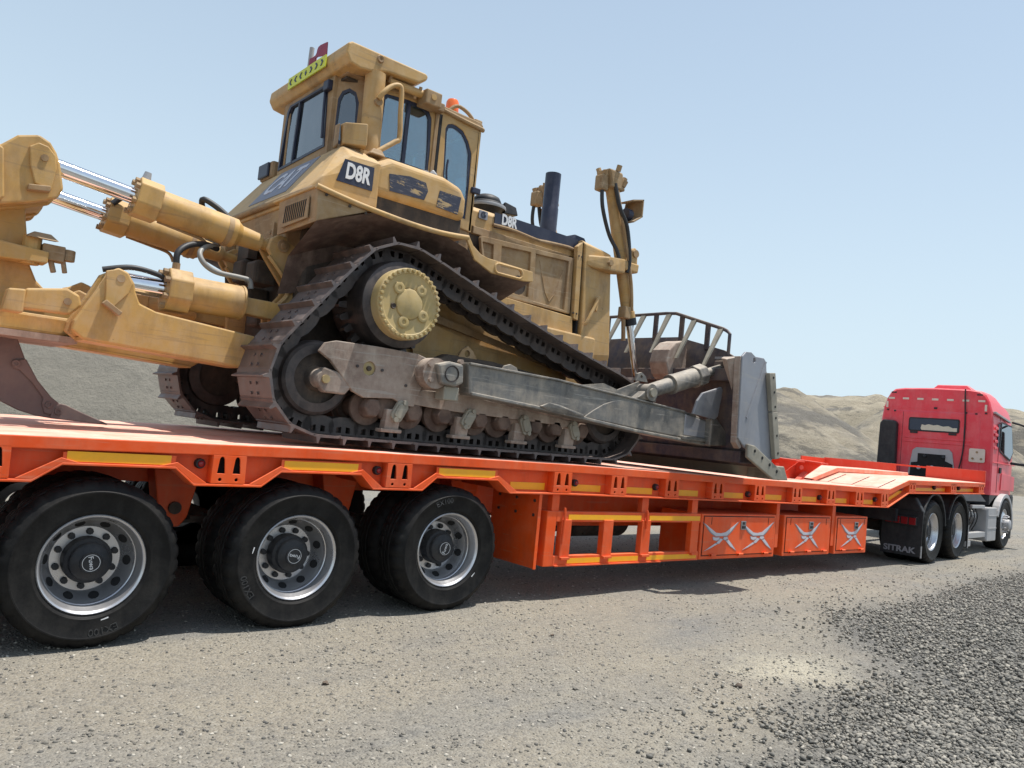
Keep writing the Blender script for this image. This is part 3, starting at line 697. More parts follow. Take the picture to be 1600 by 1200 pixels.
# chock frame lying in the well
C = sub('chock_frame', TR)
mk('back_plate', prism([(8.2, 1.32), (9.98, 1.31), (10.04, 1.56), (9.9, 1.585), (8.2, 1.6)], 1.04, 1.06), ORGR, C, bev=.004)
mk('top_rail', box(8.2, 10.0, 1.0, 1.1, 1.585, 1.605), ORGR, C)
for x in (9.05, 9.72):
    g_ = mk('gusset', prism([(.62, 1.575), (1.05, 1.595), (1.05, 1.315), (.95, 1.315)], x, x+.02, 'x', [circ(.95, 1.49, .035, 10)]), ORGR, C)
    mk('gusset_cap', prism([(.60, 1.57), (1.05, 1.59), (1.05, 1.61), (.60, 1.59)], x-.09, x+.13, 'x'), ORGR, C)
mk('inclined_stay', prism([(9.5, 1.31), (9.56, 1.31), (10.0, 1.55), (9.98, 1.585)], .84, .92), ORGR, C)

# ------------------------------------------------------------------ bulldozer
YC = 1.445; BZ = 1.338
D = thing('bulldozer', 'dusty yellow crawler bulldozer with ripper and wide blade loaded on the orange trailer', 'bulldozer', (3.0, YC, BZ))
def far(o): return mirror(o)
# --- track path: hull of rear idler, raised sprocket and front idler
CI = [(1.43, 1.832, .433), (2.03, 2.497, .495), (4.62, 1.832, .433)]
cloud = [(cx+r_*math.cos(2*math.pi*k/360), cz+r_*math.sin(2*math.pi*k/360)) for cx, cz, r_ in CI for k in range(360)]
def hull2(P):
    P = sorted(set(P))
    def half(Q):
        H = []
        for q in Q:
            while len(H) > 1 and (H[-1][0]-H[-2][0])*(q[1]-H[-2][1])-(H[-1][1]-H[-2][1])*(q[0]-H[-2][0]) <= 0: H.pop()
            H.append(q)
        return H
    a, b = half(P), half(P[::-1]); return a[:-1]+b[:-1]
HP = [Vector((a, b)) for a, b in hull2(cloud)]
seg = [(HP[(i+1) % len(HP)]-HP[i]).length for i in range(len(HP))]; LT = sum(seg); NS = 44
def at_len(s):
    s %= LT
    for i, d in enumerate(seg):
        if s <= d: return HP[i].lerp(HP[(i+1) % len(HP)], s/d)
        s -= d
    return HP[0]
def sag(p_):
    if 2.35 < p_.x < 4.75 and p_.y > 2.15: t = (p_.x-2.35)/2.4; return Vector((p_.x, p_.y-.035*4*t*(1-t)))
    return p_
PT = LT/NS; hp = PT/2
# shoe: t along the path, n outward; local x = t, y = width, z = n
shp = [(-hp-.012, -.016), (-hp-.012, .0), (-hp+.012, .004), (-hp+.022, .050), (-hp+.034, .050), (-hp+.046, .006), (hp-.03, .004), (hp-.004, -.004), (hp-.004, -.020), (hp-.03, -.014)]
shoe = [prism(shp, -.305, .305)]
for ty in (-.12, .12):
    for tx in (-.02, .055): shoe.append(cyl((tx, ty*.5, .002), (tx, ty*.5, .016), .013, n=6))
SHM = mesh('track_shoe', join(*shoe), SHOE)
lk_out = [(-.125, -.04), (-.130, -.10), (-.10, -.142), (-.04, -.158), (.05, -.158), (.105, -.142), (.132, -.10), (.128, -.04), (.10, -.018), (-.10, -.018)]
win = [[(-.062, -.035), (-.062, -.075), (-.02, -.085), (-.018, -.035)], [(.02, -.035), (.02, -.085), (.058, -.078), (.06, -.035)]]
lm = []
for sgn in (-1, 1): lm.append(prism(lk_out, sgn*.095-.022, sgn*.095+.022, 'y', win))
lm += [cyl((-hp*.98, -.085, -.068), (-hp*.98, .085, -.068), .034, n=12)]
lm += [cyl((-hp*.98, -.135, -.068), (-hp*.98, -.11, -.068), .026, n=12), cyl((hp*.5, -.119, -.085), (hp*.5, -.112, -.085), .012, n=8)]
LKM = mesh('track_link', join(*lm), TRK)
YT = .405
TN = sub('track', D)
for k in range(NS):
    a, b = sag(at_len(k*PT)), sag(at_len((k+1)*PT)); c = (a+b)/2; d = (b-a).normalized()
    # hull runs counter-clockwise in x,z, so the outward normal is (d.y,-d.x)
    M_ = Matrix(((d.x, 0, d.y), (0, 1, 0), (d.y, 0, -d.x))).transposed()
    M_ = Matrix(((d.x, 0, d.y), (0, -1, 0), (d.y, 0, -d.x)))
    e = M_.to_euler()
    inst('track_shoe', SHM, TN, (c.x, YT, c.y), e); inst('track_link', LKM, TN, (c.x, YT, c.y), e)
far(TN)
for ch in []: pass
# --- running gear
near = []
def nk(*a, **k):
    o = mk(*a, **k); near.append(o); return o
SG = sub('sprocket', D)
nt = 25; tp = []
for k in range(nt):
    t = 2*math.pi*k/nt
    for dt, r_ in ((-.085, .355), (-.05, .425), (.0, .435), (.05, .425), (.085, .355)): tp.append((2.03+r_*math.cos(t+dt), 2.497+r_*math.sin(t+dt)))
mk('toothed_ring', prism(tp, YT-.04, YT+.04), TRK, SG)
mk('drum', lathe([(0, .12), (.30, .12), (.345, .14), (.36, .2), (.36, .62), (.3, .66)], (2.03, 0, 2.497), 48), TRK, SG, smooth=35)
mk('hub_drum', lathe([(.285, .14), (.285, .03), (.278, .018), (.262, .014), (.245, .014), (.238, .02), (.225, .022), (.13, .026), (.125, .03), (.118, .014), (.10, .006), (0, .004)], (2.03, -.01, 2.497), 64), YELH, SG, smooth=30)
BM_ = mesh('hub_bolt', lathe([(0, -.02), (.013, -.019), (.0155, -.008), (.0155, .01)], (0, 0, 0), 8), YELH, 50)
for k in range(36):
    t = 2*math.pi*k/36; inst('hub_bolt', BM_, SG, (2.03+.2665*math.cos(t), .006, 2.497+.2665*math.sin(t)))
for k, a in enumerate((52, 135, 255, 330)):
    t = R(a); mk('hub_plug', lathe([(0, -.002), (.018, -.002), (.02, -.008), (.034, -.01), (.046, -.006), (.05, .012)], (2.03+.155*math.cos(t), .006, 2.497+.155*math.sin(t)), 20), YELH, SG, smooth=40)
mk('hub_plug', lathe([(0, -.004), (.01, -.004), (.02, -.01), (.026, .01)], (2.03+.15*math.cos(R(195)), .01, 2.497+.15*math.sin(R(195))), 14), GUN, SG, smooth=40)
near.append(SG)
for nm, (x, z) in (('rear_idler', (1.43, 1.832)), ('front_idler', (4.62, 1.832))):
    I = sub(nm, D)
    mk('rim', lathe([(.19, .22), (.255, .225), (.278, .245), (.284, .285), (.292, .295), (.292, .515), (.284, .525), (.278, .56), (.19, .58)], (x, 0, z), 48), TRK, I, smooth=35)
    mk('web', lathe([(0, .21), (.08, .215), (.10, .255), (.2, .255), (.2, .55), (0, .56)], (x, 0, z), 40), GUN, I, smooth=35)
    mk('axle_cap', lathe([(0, .12), (.05, .125), (.07, .15), (.075, .25)], (x, 0, z), 20), BRN, I, smooth=40)
    near.append(I)
# rear idler yoke
nk('idler_yoke', hull([(1.38, .12, 1.80), (1.42, .12, 1.92), (1.38, .2, 1.80), (1.42, .2, 1.92), (1.72, .12, 1.86), (1.72, .2, 1.86), (1.62, .12, 1.73), (1.62, .2, 1.73), (1.44, .12, 1.73), (1.44, .2, 1.73)]), BRN, D, bev=.015)
nk('yoke_bolt', cyl((1.44, .1, 1.83), (1.44, .13, 1.83), .032, n=12), YELH, D, smooth=40)
# roller frame
plate = [(1.365, 2.03), (1.41, 2.10), (1.50, 2.128), (1.856, 2.135), (2.226, 2.13), (2.38, 2.09), (2.35, 2.0), (2.286, 1.83), (2.24, 1.70), (2.148, 1.70), (2.04, 1.745), (1.778, 1.725), (1.675, 1.765), (1.463, 1.975)]
nk('frame_guard', prism(plate, .115, .155, 'y', [circ(1.80, 1.955, .055, 18)]), BRN, D, bev=.012)
nk('guard_plug', cyl((1.80, .135, 1.955), (1.80, .16, 1.955), .06), YELH, D, smooth=40)
nk('guard_bolt', cyl((1.80, .115, 1.955), (1.80, .14, 1.955), .02, n=8), GUN, D)
for x, z in ((1.69, 1.96), (1.91, 1.955), (2.14, 1.86)): nk('guard_bolt', cyl((x, .105, z), (x, .12, z), .012, n=8), TRK, D)
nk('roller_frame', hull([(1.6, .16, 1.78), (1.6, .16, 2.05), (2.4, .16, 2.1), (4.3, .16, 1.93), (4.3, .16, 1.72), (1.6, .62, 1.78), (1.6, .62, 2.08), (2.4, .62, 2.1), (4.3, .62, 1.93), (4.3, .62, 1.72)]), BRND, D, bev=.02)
nk('frame_skirt', prism([(2.2, 1.72), (2.3, 1.84), (2.62, 1.86), (4.05, 1.735), (4.05, 1.70), (3.93, 1.66), (3.86, 1.685), (3.55, 1.69), (2.6, 1.70)], .13, .15), BRN, D, bev=.006)
nk('recoil_housing', hull([(x, y, z) for x in (2.5, 4.4) for y in (.3, .52) for z in (1.95, 2.1)]+[(3.2, .35, 2.2), (3.2, .5, 2.2), (2.7, .35, 2.2), (2.7, .5, 2.2)]), GUN, D, bev=.03)
nk('lifting_eye', prism([(2.78, 2.15), (2.84, 2.26), (2.9, 2.30), (2.96, 2.26), (3.04, 2.15)], .36, .39, 'y', [circ(2.9, 2.23, .032, 10)]), YELB, D)
nk('eye_lug', prism([(3.0, 2.09), (3.03, 2.14), (3.09, 2.16), (3.16, 2.14), (3.2, 2.08)], -.03, .0), ARM, D, bev=.004)
# bogies and rollers
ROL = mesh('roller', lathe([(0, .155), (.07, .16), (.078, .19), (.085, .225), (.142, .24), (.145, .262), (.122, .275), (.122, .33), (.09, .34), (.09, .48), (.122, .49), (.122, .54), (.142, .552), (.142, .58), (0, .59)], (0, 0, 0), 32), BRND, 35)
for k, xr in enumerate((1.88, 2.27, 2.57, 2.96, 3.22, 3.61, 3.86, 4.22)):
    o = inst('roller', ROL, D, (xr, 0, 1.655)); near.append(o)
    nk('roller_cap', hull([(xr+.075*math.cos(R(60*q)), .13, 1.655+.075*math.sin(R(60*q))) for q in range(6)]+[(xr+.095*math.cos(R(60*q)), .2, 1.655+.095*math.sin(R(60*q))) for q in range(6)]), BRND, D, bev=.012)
for k, xb in enumerate((2.075, 2.765, 3.415, 4.04)):
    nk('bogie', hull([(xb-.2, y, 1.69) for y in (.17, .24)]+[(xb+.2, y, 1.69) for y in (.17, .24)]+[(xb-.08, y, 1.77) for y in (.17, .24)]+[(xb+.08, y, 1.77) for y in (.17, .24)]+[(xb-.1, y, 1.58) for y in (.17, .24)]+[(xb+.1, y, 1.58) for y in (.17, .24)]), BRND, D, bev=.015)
    nk('bogie_foot', join(prism([(xb-.075, 1.66), (xb+.06, 1.66), (xb+.045, 1.50), (xb-.085, 1.50)], .12, .2), box(xb-.12, xb+.07, .105, .2, 1.475, 1.503)), BRN, D, bev=.006)
    cap = rrect(-.055, .055, -.085, .085, .035)
    rr = R(-28 if k < 2 else 25); cs, sn = math.cos(rr), math.sin(rr)
    nk('pin_cap', join(prism([(xb+.03+a*cs-b*sn, 1.65+a*sn+b*cs) for a, b in cap], .095, .13), prism([(xb+.03+.7*(a*cs-b*sn), 1.65+.7*(a*sn+b*cs)) for a, b in cap], .083, .1)), EDGE, D, bev=.006)
    for t in (-1, 1): nk('cap_bolt', cyl((xb+.03-t*.078*sn, .078, 1.65+t*.078*cs), (xb+.03-t*.078*sn, .12, 1.65+t*.078*cs), .021, n=8), EDGE, D)
# --- push arm and trunnion
nk('trunnion_cap', hull([(x, y, z) for x, z in ((2.30, 2.06), (2.42, 2.095), (2.56, 2.085), (2.575, 1.93), (2.50, 1.895), (2.36, 1.90)) for y in (-.075, .1)]), ARM, D, bev=.02)
nk('trunnion_ring', lathe([(.068, -.012), (.068, -.004), (.056, -.004), (.056, -.002), (0, -.002)], (2.445, -.072, 1.995), 28), TRK, D, smooth=40)
nk('trunnion_collar', cyl((2.33, -.02, 1.985), (2.33, .1, 1.985), .125, n=24), BRN, D, smooth=40)
for x, z in ((2.26, 2.05), (2.28, 1.93), (2.56, 2.11)): nk('collar_bolt', cyl((x, -.04, z), (x, .0, z), .022, n=6), BRN, D)
nk('pad', box(2.42, 2.57, -.03, .1, 1.78, 1.895), EDGE, D, bev=.01)
arm = [(2.61, 2.105), (3.62, 2.09), (4.66, 2.03), (5.65, 1.97), (5.98, 1.90), (6.02, 1.65), (4.74, 1.715), (3.86, 1.785), (2.65, 1.85)]
nk('push_arm', prism(arm, -.065, .085), ARM, D, bev=.015)
nk('arm_top_flange', strip([(2.62, 2.113), (3.62, 2.098), (4.66, 2.038), (5.5, 1.985)], -.083, .095, .02), ARM, D, bev=.006)
nk('arm_bottom_flange', strip([(2.66, 1.872), (3.33, 1.835), (3.86, 1.797), (4.74, 1.728), (5.98, 1.668)], -.09, .095, .03), ARM, D, bev=.008)
nk('arm_wear_pad', hull([(3.42, -.11, 1.83), (3.5, -.115, 1.87), (3.62, -.11, 1.865), (3.75, -.115, 1.83), (4.0, -.1, 1.80), (3.95, -.1, 1.78), (3.5, -.1, 1.80), (3.42, -.07, 1.83), (4.0, -.07, 1.8), (3.7, -.07, 1.86)]), ARM, D, bev=.008)
nk('arm_doubler', prism([(4.0, 1.785), (4.12, 1.86), (4.25, 1.93), (4.38, 1.975), (4.5, 2.0), (5.6, 1.945), (5.6, 1.70), (4.74, 1.74)], -.077, -.06), ARM, D, bev=.006)
nk('arm_cheek', prism([(5.5, 1.95), (5.9, 1.90), (5.93, 1.72), (5.5, 1.73)], -.082, -.06), BLD, D, bev=.006)
nk('arm_end_clevis', prism([(5.86, 1.93), (5.95, 1.95), (6.16, 1.80), (6.27, 1.79), (6.30, 1.74), (6.27, 1.68), (6.2, 1.665), (5.86, 1.645)], -.16, -.07), ARM, D, bev=.012)
nk('clevis_pin', lathe([(0, -.02), (.03, -.02), (.036, -.012), (.045, -.012), (.048, .02)], (6.225, -.16, 1.737), 20), EDGE, D, smooth=40)
nk('arm_guard', hull([(5.50, -.18, 1.96), (5.53, -.2, 2.10), (5.60, -.21, 2.19), (5.93, -.2, 2.29), (5.965, -.2, 2.26), (5.94, -.18, 1.97), (5.9, -.17, 1.93), (5.50, -.15, 1.96), (5.53, -.17, 2.10), (5.60, -.18, 2.19), (5.93, -.17, 2.29), (5.94, -.15, 1.97)]), BLD, D, bev=.008)
nk('arm_step', box(5.45, 5.9, -.11, -.06, 1.68, 1.72), ARM, D, bev=.008)
# tilt brace / cylinder
BA, BB = Vector((4.90, -.02, 2.115)), Vector((6.12, -.05, 2.52)); bd = (BB-BA).normalized()
nk('brace_eye', cyl(BA+Vector((0, -.09, 0)), BA+Vector((0, .09, 0)), .085), ARM, D, smooth=40)
nk('brace_pin', cyl(BA+Vector((0, -.115, 0)), BA+Vector((0, -.08, 0)), .045), EDGE, D, smooth=40)
nk('brace_rod', cyl(BA, BA+bd*.42, .072, .078), ARM, D, smooth=40)
nk('brace_barrel', cyl(BA+bd*.40, BA+bd*.80, .10), ARM, D, smooth=40)
nk('brace_collar', cyl(BA+bd*.38, BA+bd*.43, .106), ARM, D, smooth=40)
nk('brace_gland', cyl(BA+bd*.78, BA+bd*.92, .125, n=8), ARM, D, bev=.01)
nk('brace_screw', cyl(BA+bd*.9, BB, .05), CHR if False else ARM, D, smooth=40)
nk('arm_lug', hull([(4.70, -.07, 2.03), (4.74, -.09, 2.06), (4.92, -.1, 2.2), (4.98, -.1, 2.17), (5.02, -.07, 2.03), (4.70, .05, 2.03), (4.92, .05, 2.2), (5.02, .05, 2.02)]), ARM, D, bev=.012)
nk('arm_web', prism([(3.95, 2.075), (4.35, 2.14), (4.55, 2.10), (4.86, 2.22), (4.9, 2.03)], .04, .06), ARM, D)
nk('lug_eye', prism([(4.74, 2.22), (4.76, 2.29), (4.82, 2.31), (4.88, 2.28), (4.92, 2.22)], -.02, .01, 'y', [circ(4.82, 2.265, .018, 8)]), ARM, D)
for o in near: far(o)
near = []
# --- blade
BL = sub('blade', D)
half = 1.97
def bx(z):      # front face of the mouldboard, a concave curve
    T = [(1.40, 6.60), (1.6, 6.42), (1.9, 6.24), (2.2, 6.17), (2.5, 6.18), (2.75, 6.24), (2.95, 6.32)]
    return interp(z, T)
def topz(y):
    t = abs(y-YC); return interp(t, [(0, 2.93), (.73, 2.92), (1.45, 2.735), (1.62, 2.64), (1.97, 2.56)])
secs = []
for y in (-.52, -.2, .0, .35, .72, 1.445, 2.17, 2.54, 2.89, 3.09, 3.41):
    tz = topz(y); zs = [1.46+(tz-1.46)*k/10 for k in range(11)]
    secs.append([(bx(z), y, z) for z in zs]+[(bx(z)-.035, y, z) for z in zs[::-1]])
mk('mouldboard', loft(secs, close=True), BLDI, BL, smooth=40)
mk('back_plate', prism([(6.16, 1.62), (6.09, 2.0), (6.05, 2.46), (6.17, 2.52), (6.24, 1.6)], -.45, 3.34), BLDI, BL, bev=.01)
mk('back_beam', box(5.93, 6.1, -.40, 3.29, 2.36, 2.5), BLDI, BL, bev=.012)
mk('back_beam', box(6.08, 6.32, -.40, 3.29, 1.49, 1.62), BLDI, BL, bev=.012)
endp = [(5.76, 2.60), (5.82, 2.655), (5.92, 2.665), (6.0, 2.63), (6.16, 2.635), (6.21, 2.60), (6.23, 2.50), (6.31, 2.44), (6.42, 2.0), (6.50, 1.60), (6.44, 1.52), (5.93, 1.66), (5.80, 1.75)]
for y0, y1 in ((-.545, -.515), (3.405, 3.435)):
    mk('end_plate', prism(endp, y0, y1, 'y', [circ(5.98, 2.585, .025, 10)]), BLD, BL, bev=.008)
mk('end_rib', prism([(6.18, 2.6), (6.21, 2.6), (5.93, 1.96), (5.905, 1.98)], -.552, -.542), BLD, BL)
mk('end_flange', prism([(5.74, 2.6), (5.79, 2.6), (5.83, 1.75), (5.9, 1.66), (5.86, 1.64), (5.79, 1.7)], -.53, -.46), BRN, BL, bev=.006)
mk('end_brace', hull([(5.70, -.40, 2.56), (5.78, -.5, 2.6), (5.78, -.3, 2.6), (5.80, -.42, 2.25)]+[(5.74, -.3, 2.58)]), BRN, BL)
ws = [(6.20, 2.48), (6.315, 2.495), (6.535, 1.585), (6.44, 1.57)]
mid = lambda f: ((ws[1][0]+(ws[2][0]-ws[1][0])*f), (ws[1][1]+(ws[2][1]-ws[1][1])*f), (ws[0][0]+(ws[3][0]-ws[0][0])*f), (ws[0][1]+(ws[3][1]-ws[0][1])*f))
for f0, f1 in ((0, .445), (.455, 1)):
    a, b = mid(f0), mid(f1)
    e = mk('side_wear_bar', prism([(a[2], a[3]), (a[0], a[1]), (b[0], b[1]), (b[2], b[3])], -.60, -.548), EDGE, BL, bev=.006)
    for k in range(3):
        q = mid(f0+(f1-f0)*(.12+.38*k)); mk('bolt_hole', cyl(((q[0]+q[2])/2+.01, -.603, (q[1]+q[3])/2), ((q[0]+q[2])/2+.01, -.599, (q[1]+q[3])/2), .014, n=8), DARK, BL)
eb = [(5.93, 1.70), (6.06, 1.69), (6.60, 1.455), (6.64, 1.39), (6.60, 1.345), (6.46, 1.35), (5.94, 1.56)]
for y0, y1 in ((-.585, -.548), (3.44, 3.475)):
    e = mk('end_bit', prism(eb, y0, y1), EDGE, BL, bev=.01)
for k in range(4): x_ = 6.06+.15*k; mk('bit_bolt', cyl((x_, -.59, 1.635-.065*k), (x_, -.584, 1.635-.065*k), .018, n=8), DARK, BL)
mk('corner_bit', hull([(6.55, -.56, 1.5), (6.70, -.56, 1.5), (6.80, -.56, 1.35), (6.52, -.56, 1.345), (6.55, -.2, 1.5), (6.66, -.2, 1.48), (6.74, -.2, 1.345), (6.52, -.2, 1.345)]), EDGE, BL, bev=.01)
mk('cutting_edge', hull([(6.42, -.5, 1.62), (6.45, -.5, 1.62), (6.72, -.5, 1.345), (6.62, -.5, 1.345)]+[(6.42, 3.39, 1.62), (6.45, 3.39, 1.62), (6.72, 3.39, 1.345), (6.62, 3.39, 1.345)]), EDGE, BL)
mk('blade_lug', hull([(6.02, -.12, 2.4), (6.2, -.12, 2.42), (6.2, -.12, 2.62), (6.08, -.12, 2.6), (6.02, .03, 2.4), (6.2, .03, 2.42), (6.2, .03, 2.62), (6.08, .03, 2.6)]), BLDI, BL, bev=.01)
mk('blade_lug', hull([(6.02, 2.86, 2.4), (6.2, 2.86, 2.42), (6.2, 2.86, 2.62), (6.02, 3.01, 2.4), (6.2, 3.01, 2.42), (6.2, 3.01, 2.62)]), BLDI, BL, bev=.01)
mk('top_shelf', box(5.93, 6.22, -.42, -.08, 2.60, 2.625), BLD, BL)
lg = [(6.0, 2.32), (6.16, 2.32), (6.16, 2.74), (6.08, 2.84), (5.95, 2.80), (5.84, 2.70), (5.80, 2.55), (5.86, 2.42)]
for y in (.50, 2.39): mk('lift_lug', hull([(a, y+e, b) for a, b in lg for e in (-.02, .24 if y < 1.4 else -.24)]), BRN, BL, bev=.015)
RAIL = [(6.2, -.06, 2.68), (6.2, -.06, 2.92), (6.2, -.02, 2.955), (6.2, .03, 2.98), (6.2, .72, 3.195), (6.2, .88, 3.205), (6.2, 2.01, 3.205), (6.2, 2.17, 3.195), (6.2, 2.86, 2.98), (6.2, 2.95, 2.92), (6.2, 2.95, 2.68)]
mk('guard_rail', tube(RAIL, .02, 8, 0), BLDI, BL)
rz_ = lambda y: interp(abs(y-YC), [(0, 3.205), (.565, 3.205), (.73, 3.195), (1.42, 2.98), (1.5, 2.92)])
for k, y in enumerate((.06, .24, .44, .62, .82, 1.02, 1.22, 1.42, 1.62, 1.82, 2.02, 2.22, 2.42, 2.62, 2.82)):
    if k % 2 == 0: mk('guard_bar', hull([(x_, y+e, rz_(y)-.01) for x_ in (6.18, 6.21) for e in (-.035, .035)]+[(x_-.28, y+e*.5, topz(y)-.24) for x_ in (6.18, 6.21) for e in (-.032, .032)]), EDGE, BL)
    else: mk('guard_bar', box(6.185, 6.21, y-.03, y+.03, topz(y)-.05, rz_(y)-.005), BLDI, BL)
for k in range(9): pass
# --- main body
mk('main_frame', hull([(1.7, y, z) for y in (.80, 2.09) for z in (1.85, 2.75)]+[(4.95, y, z) for y in (.80, 2.09) for z in (1.95, 2.7)]), YEL, D, bev=.02)
mk('transmission_case', box(1.45, 2.4, .78, 2.11, 1.9, 3.1), GUN, D, bev=.04)
for y in (.745, 2.12):
    mk('side_guard_plate', prism([(2.55, 2.35), (2.62, 2.52), (3.1, 2.42), (3.3, 2.38), (4.5, 2.30), (4.5, 2.05), (2.6, 2.05)], y, y+.025), YEL, D)
    mk('guard_strip', prism([(2.45, 2.56), (2.52, 2.62), (4.6, 2.27), (4.6, 2.22)], y-.03, y-.005), YELB, D)
mk('belly_beam', box(3.9, 4.2, .5, 2.39, 1.85, 2.1), GUN, D, bev=.03)
# engine bay
mk('engine_block', box(3.2, 4.55, .98, 1.91, 2.5, 3.5), GUN, D)
H = sub('hood', D)
mk('hood_top', hull([(3.18, y, 3.72) for y in (.955, 1.935)]+[(4.72, y, 3.72) for y in (.955, 1.935)]+[(3.18, y, 3.775) for y in (1.02, 1.87)]+[(4.72, y, 3.775) for y in (1.02, 1.87)]+[(x, y, 3.56) for x in (3.2, 4.72) for y in (.955, 1.935)]), YEL, H, bev=.01)
mk('hood_skirt', box(3.24, 4.56, .94, 1.95, 3.49, 3.565), YELB, H, bev=.006)
mk('navy_side_panel', prism([(3.49, 3.765), (4.68, 3.765), (4.68, 3.645), (3.9, 3.64), (3.5, 3.61)], .943, .9535), NAVY, H)
tx = onplane(text('D8R', .15, .0055, .002, .72), (3.68, .9385, 3.712), (1, 0, -.01), (-.02, 0, 1))
tx = ([v for v in tx[0]], tx[1]); mk('lettering', tx, WHT, H)
mk('grab_rail', tube([(3.47, .93, 3.63), (3.62, .915, 3.632), (3.75, .91, 3.63), (4.05, .91, 3.61), (4.2, .91, 3.62), (4.5, .915, 3.64), (4.62, .93, 3.635)], .017, 8, 5), YELB, H)
mk('emblem_plate', prism(rrect(3.29, 3.40, 3.655, 3.74, .012), .938, .952), GRYP, H, bev=.003)
cst = [(3.345+.034*math.cos(R(a)), 3.698+.034*math.sin(R(a))) for a in range(50, 311, 20)]+[(3.345+.018*math.cos(R(a)), 3.698+.018*math.sin(R(a))) for a in range(310, 49, -20)]
mk('emblem', join(prism(cst, .932, .937), prism([(3.345, 3.708), (3.375, 3.70), (3.375, 3.68), (3.35, 3.675)], .932, .937)), NAVY, H)
# engine side door with pressed panels
E_ = sub('engine_door', D)
for yy, sg in ((.885, 1), (2.005, -1)):
    door = [(3.30, 3.45), (3.31, 3.475), (4.58, 3.53), (4.60, 2.915), (3.44, 2.935), (3.40, 3.02)]
    pa = [[(3.33, 3.41), (3.34, 3.42), (3.47, 3.42), (3.49, 3.12), (3.45, 3.03)], [(3.575, 3.43), (3.965, 3.455), (3.985, 2.985), (3.60, 2.985)], [(4.035, 3.455), (4.515, 3.48), (4.51, 2.945), (4.06, 2.96)]]
    mk('door_frame', prism(door, yy, yy+sg*.04, 'y', pa), YELB, E_, bev=.006)
    for q in pa: mk('door_panel', prism(q, yy+sg*.03, yy+sg*.038), YELB, E_)
    mk('door_crease', tube([(4.12, yy+sg*.029, 3.4), (4.3, yy+sg*.027, 3.0), (4.47, yy+sg*.028, 3.38)], .005, 6, 3), YELB, E_)
mk('soot_stain', prism(circ(3.86, 3.09, .10, 14), .9133, .9143), GUN, E_)
for yy, sg in ((.86, 1), (2.03, -1)):
    mk('lower_panel', prism([(3.5, 2.93), (4.62, 2.885), (4.66, 2.55), (3.5, 2.6)], yy, yy+sg*.04), YEL, D, bev=.006)
    mk('door_post', prism([(4.59, 3.66), (4.665, 3.725), (4.70, 2.86), (4.63, 2.87)], yy-sg*.01, yy+sg*.05), YEL, D, bev=.006)
    mk('panel_gap', prism([(4.665, 3.72), (4.69, 3.72), (4.725, 2.5), (4.70, 2.5)], yy+sg*.005, yy+sg*.06), DARK, D)
for k in (0, 1.5):
    for z in (3.56, 2.93): mk('post_bolt', cyl((4.62+.03*k, .845, z), (4.62+.03*k, .86, z), .011, n=6), GUN, D)
# nose / radiator guard
NO = sub('radiator_guard', D)
mk('guard_shell', hull([(4.69, .835, 3.71), (5.10, .835, 3.68), (5.16, .9, 3.66), (4.69, .9, 3.76), (4.69, 1.99, 3.76), (5.10, 2.055, 3.68), (5.16, 1.99, 3.66), (4.69, 2.055, 3.71), (5.22, .835, 2.55), (5.28, .9, 2.55), (5.28, 1.99, 2.55), (5.22, 2.055, 2.55), (4.76, .835, 2.5), (4.76, 2.055, 2.5), (5.25, .9, 2.2), (5.25, 1.99, 2.2), (4.8, .9, 2.2), (4.8, 1.99, 2.2)]), YEL, NO, bev=.012)
mk('grille', box(5.2, 5.26, 1.0, 1.89, 2.4, 3.5), GUN, NO)
mk('grab_handle', tube([(4.765, .81, 2.83), (4.78, .79, 2.86), (4.84, .78, 2.99), (4.90, .78, 3.12), (4.925, .79, 3.15), (4.935, .81, 3.12), (4.9, .8, 3.0)], .02, 8, 5), YEL, NO)
mk('hood_latch', hull([(4.62, y, 3.76) for y in (.98, 1.15)]+[(4.85, y, 3.76) for y in (.98, 1.15)]+[(4.66, y, 3.83) for y in (.99, 1.14)]+[(4.82, y, 3.82) for y in (.99, 1.14)]), NAVY, NO, bev=.01)
for sg, y in ((1, .835), (-1, 2.055)):
    mk('trunnion_boss', hull([(4.74, y, 3.60), (4.74, y, 3.47), (4.72, y, 3.53), (4.98, y-sg*.10, 3.62), (5.0, y-sg*.11, 3.47), (5.30, y-sg*.06, 3.66), (5.30, y-sg*.06, 3.50), (5.30, y+sg*.1, 3.66), (5.30, y+sg*.1, 3.5), (5.1, y, 3.45)]), YEL, NO, bev=.02)
    mk('boss_bolt', cyl((4.99, y-sg*.13, 3.55), (4.99, y-sg*.09, 3.55), .035, n=6), YELB, NO)
# exhaust and pre-cleaner
X_ = sub('exhaust_stack', D)
mk('pipe', lathe([(.096, 0), (.096, .45), (.091, .46), (.091, .86), (.084, .86), (.084, .5), (0, .5)], (4.66, 1.445, 3.74), 28, 'z'), NAVY, X_, smooth=35)
P_ = sub('air_precleaner', D)
mk('cap', lathe([(0, .25), (.09, .245), (.13, .225), (.15, .19), (.15, .17), (.19, .15), (.205, .115), (.17, .09), (.14, 0)], (3.60, 1.25, 3.77), 28, 'z'), BLK, P_, smooth=40)
mk('band', lathe([(.206, .10), (.211, .118), (.206, .135)], (3.60, 1.25, 3.77), 28, 'z'), GREY, P_, smooth=40)
mk('outlet', hull([(3.75, 1.12, 3.85), (3.92, 1.10, 3.86), (3.92, 1.28, 3.86), (3.75, 1.3, 3.85), (3.75, 1.14, 3.98), (3.9, 1.12, 3.95), (3.9, 1.28, 3.95)]), BLK, P_, bev=.01)
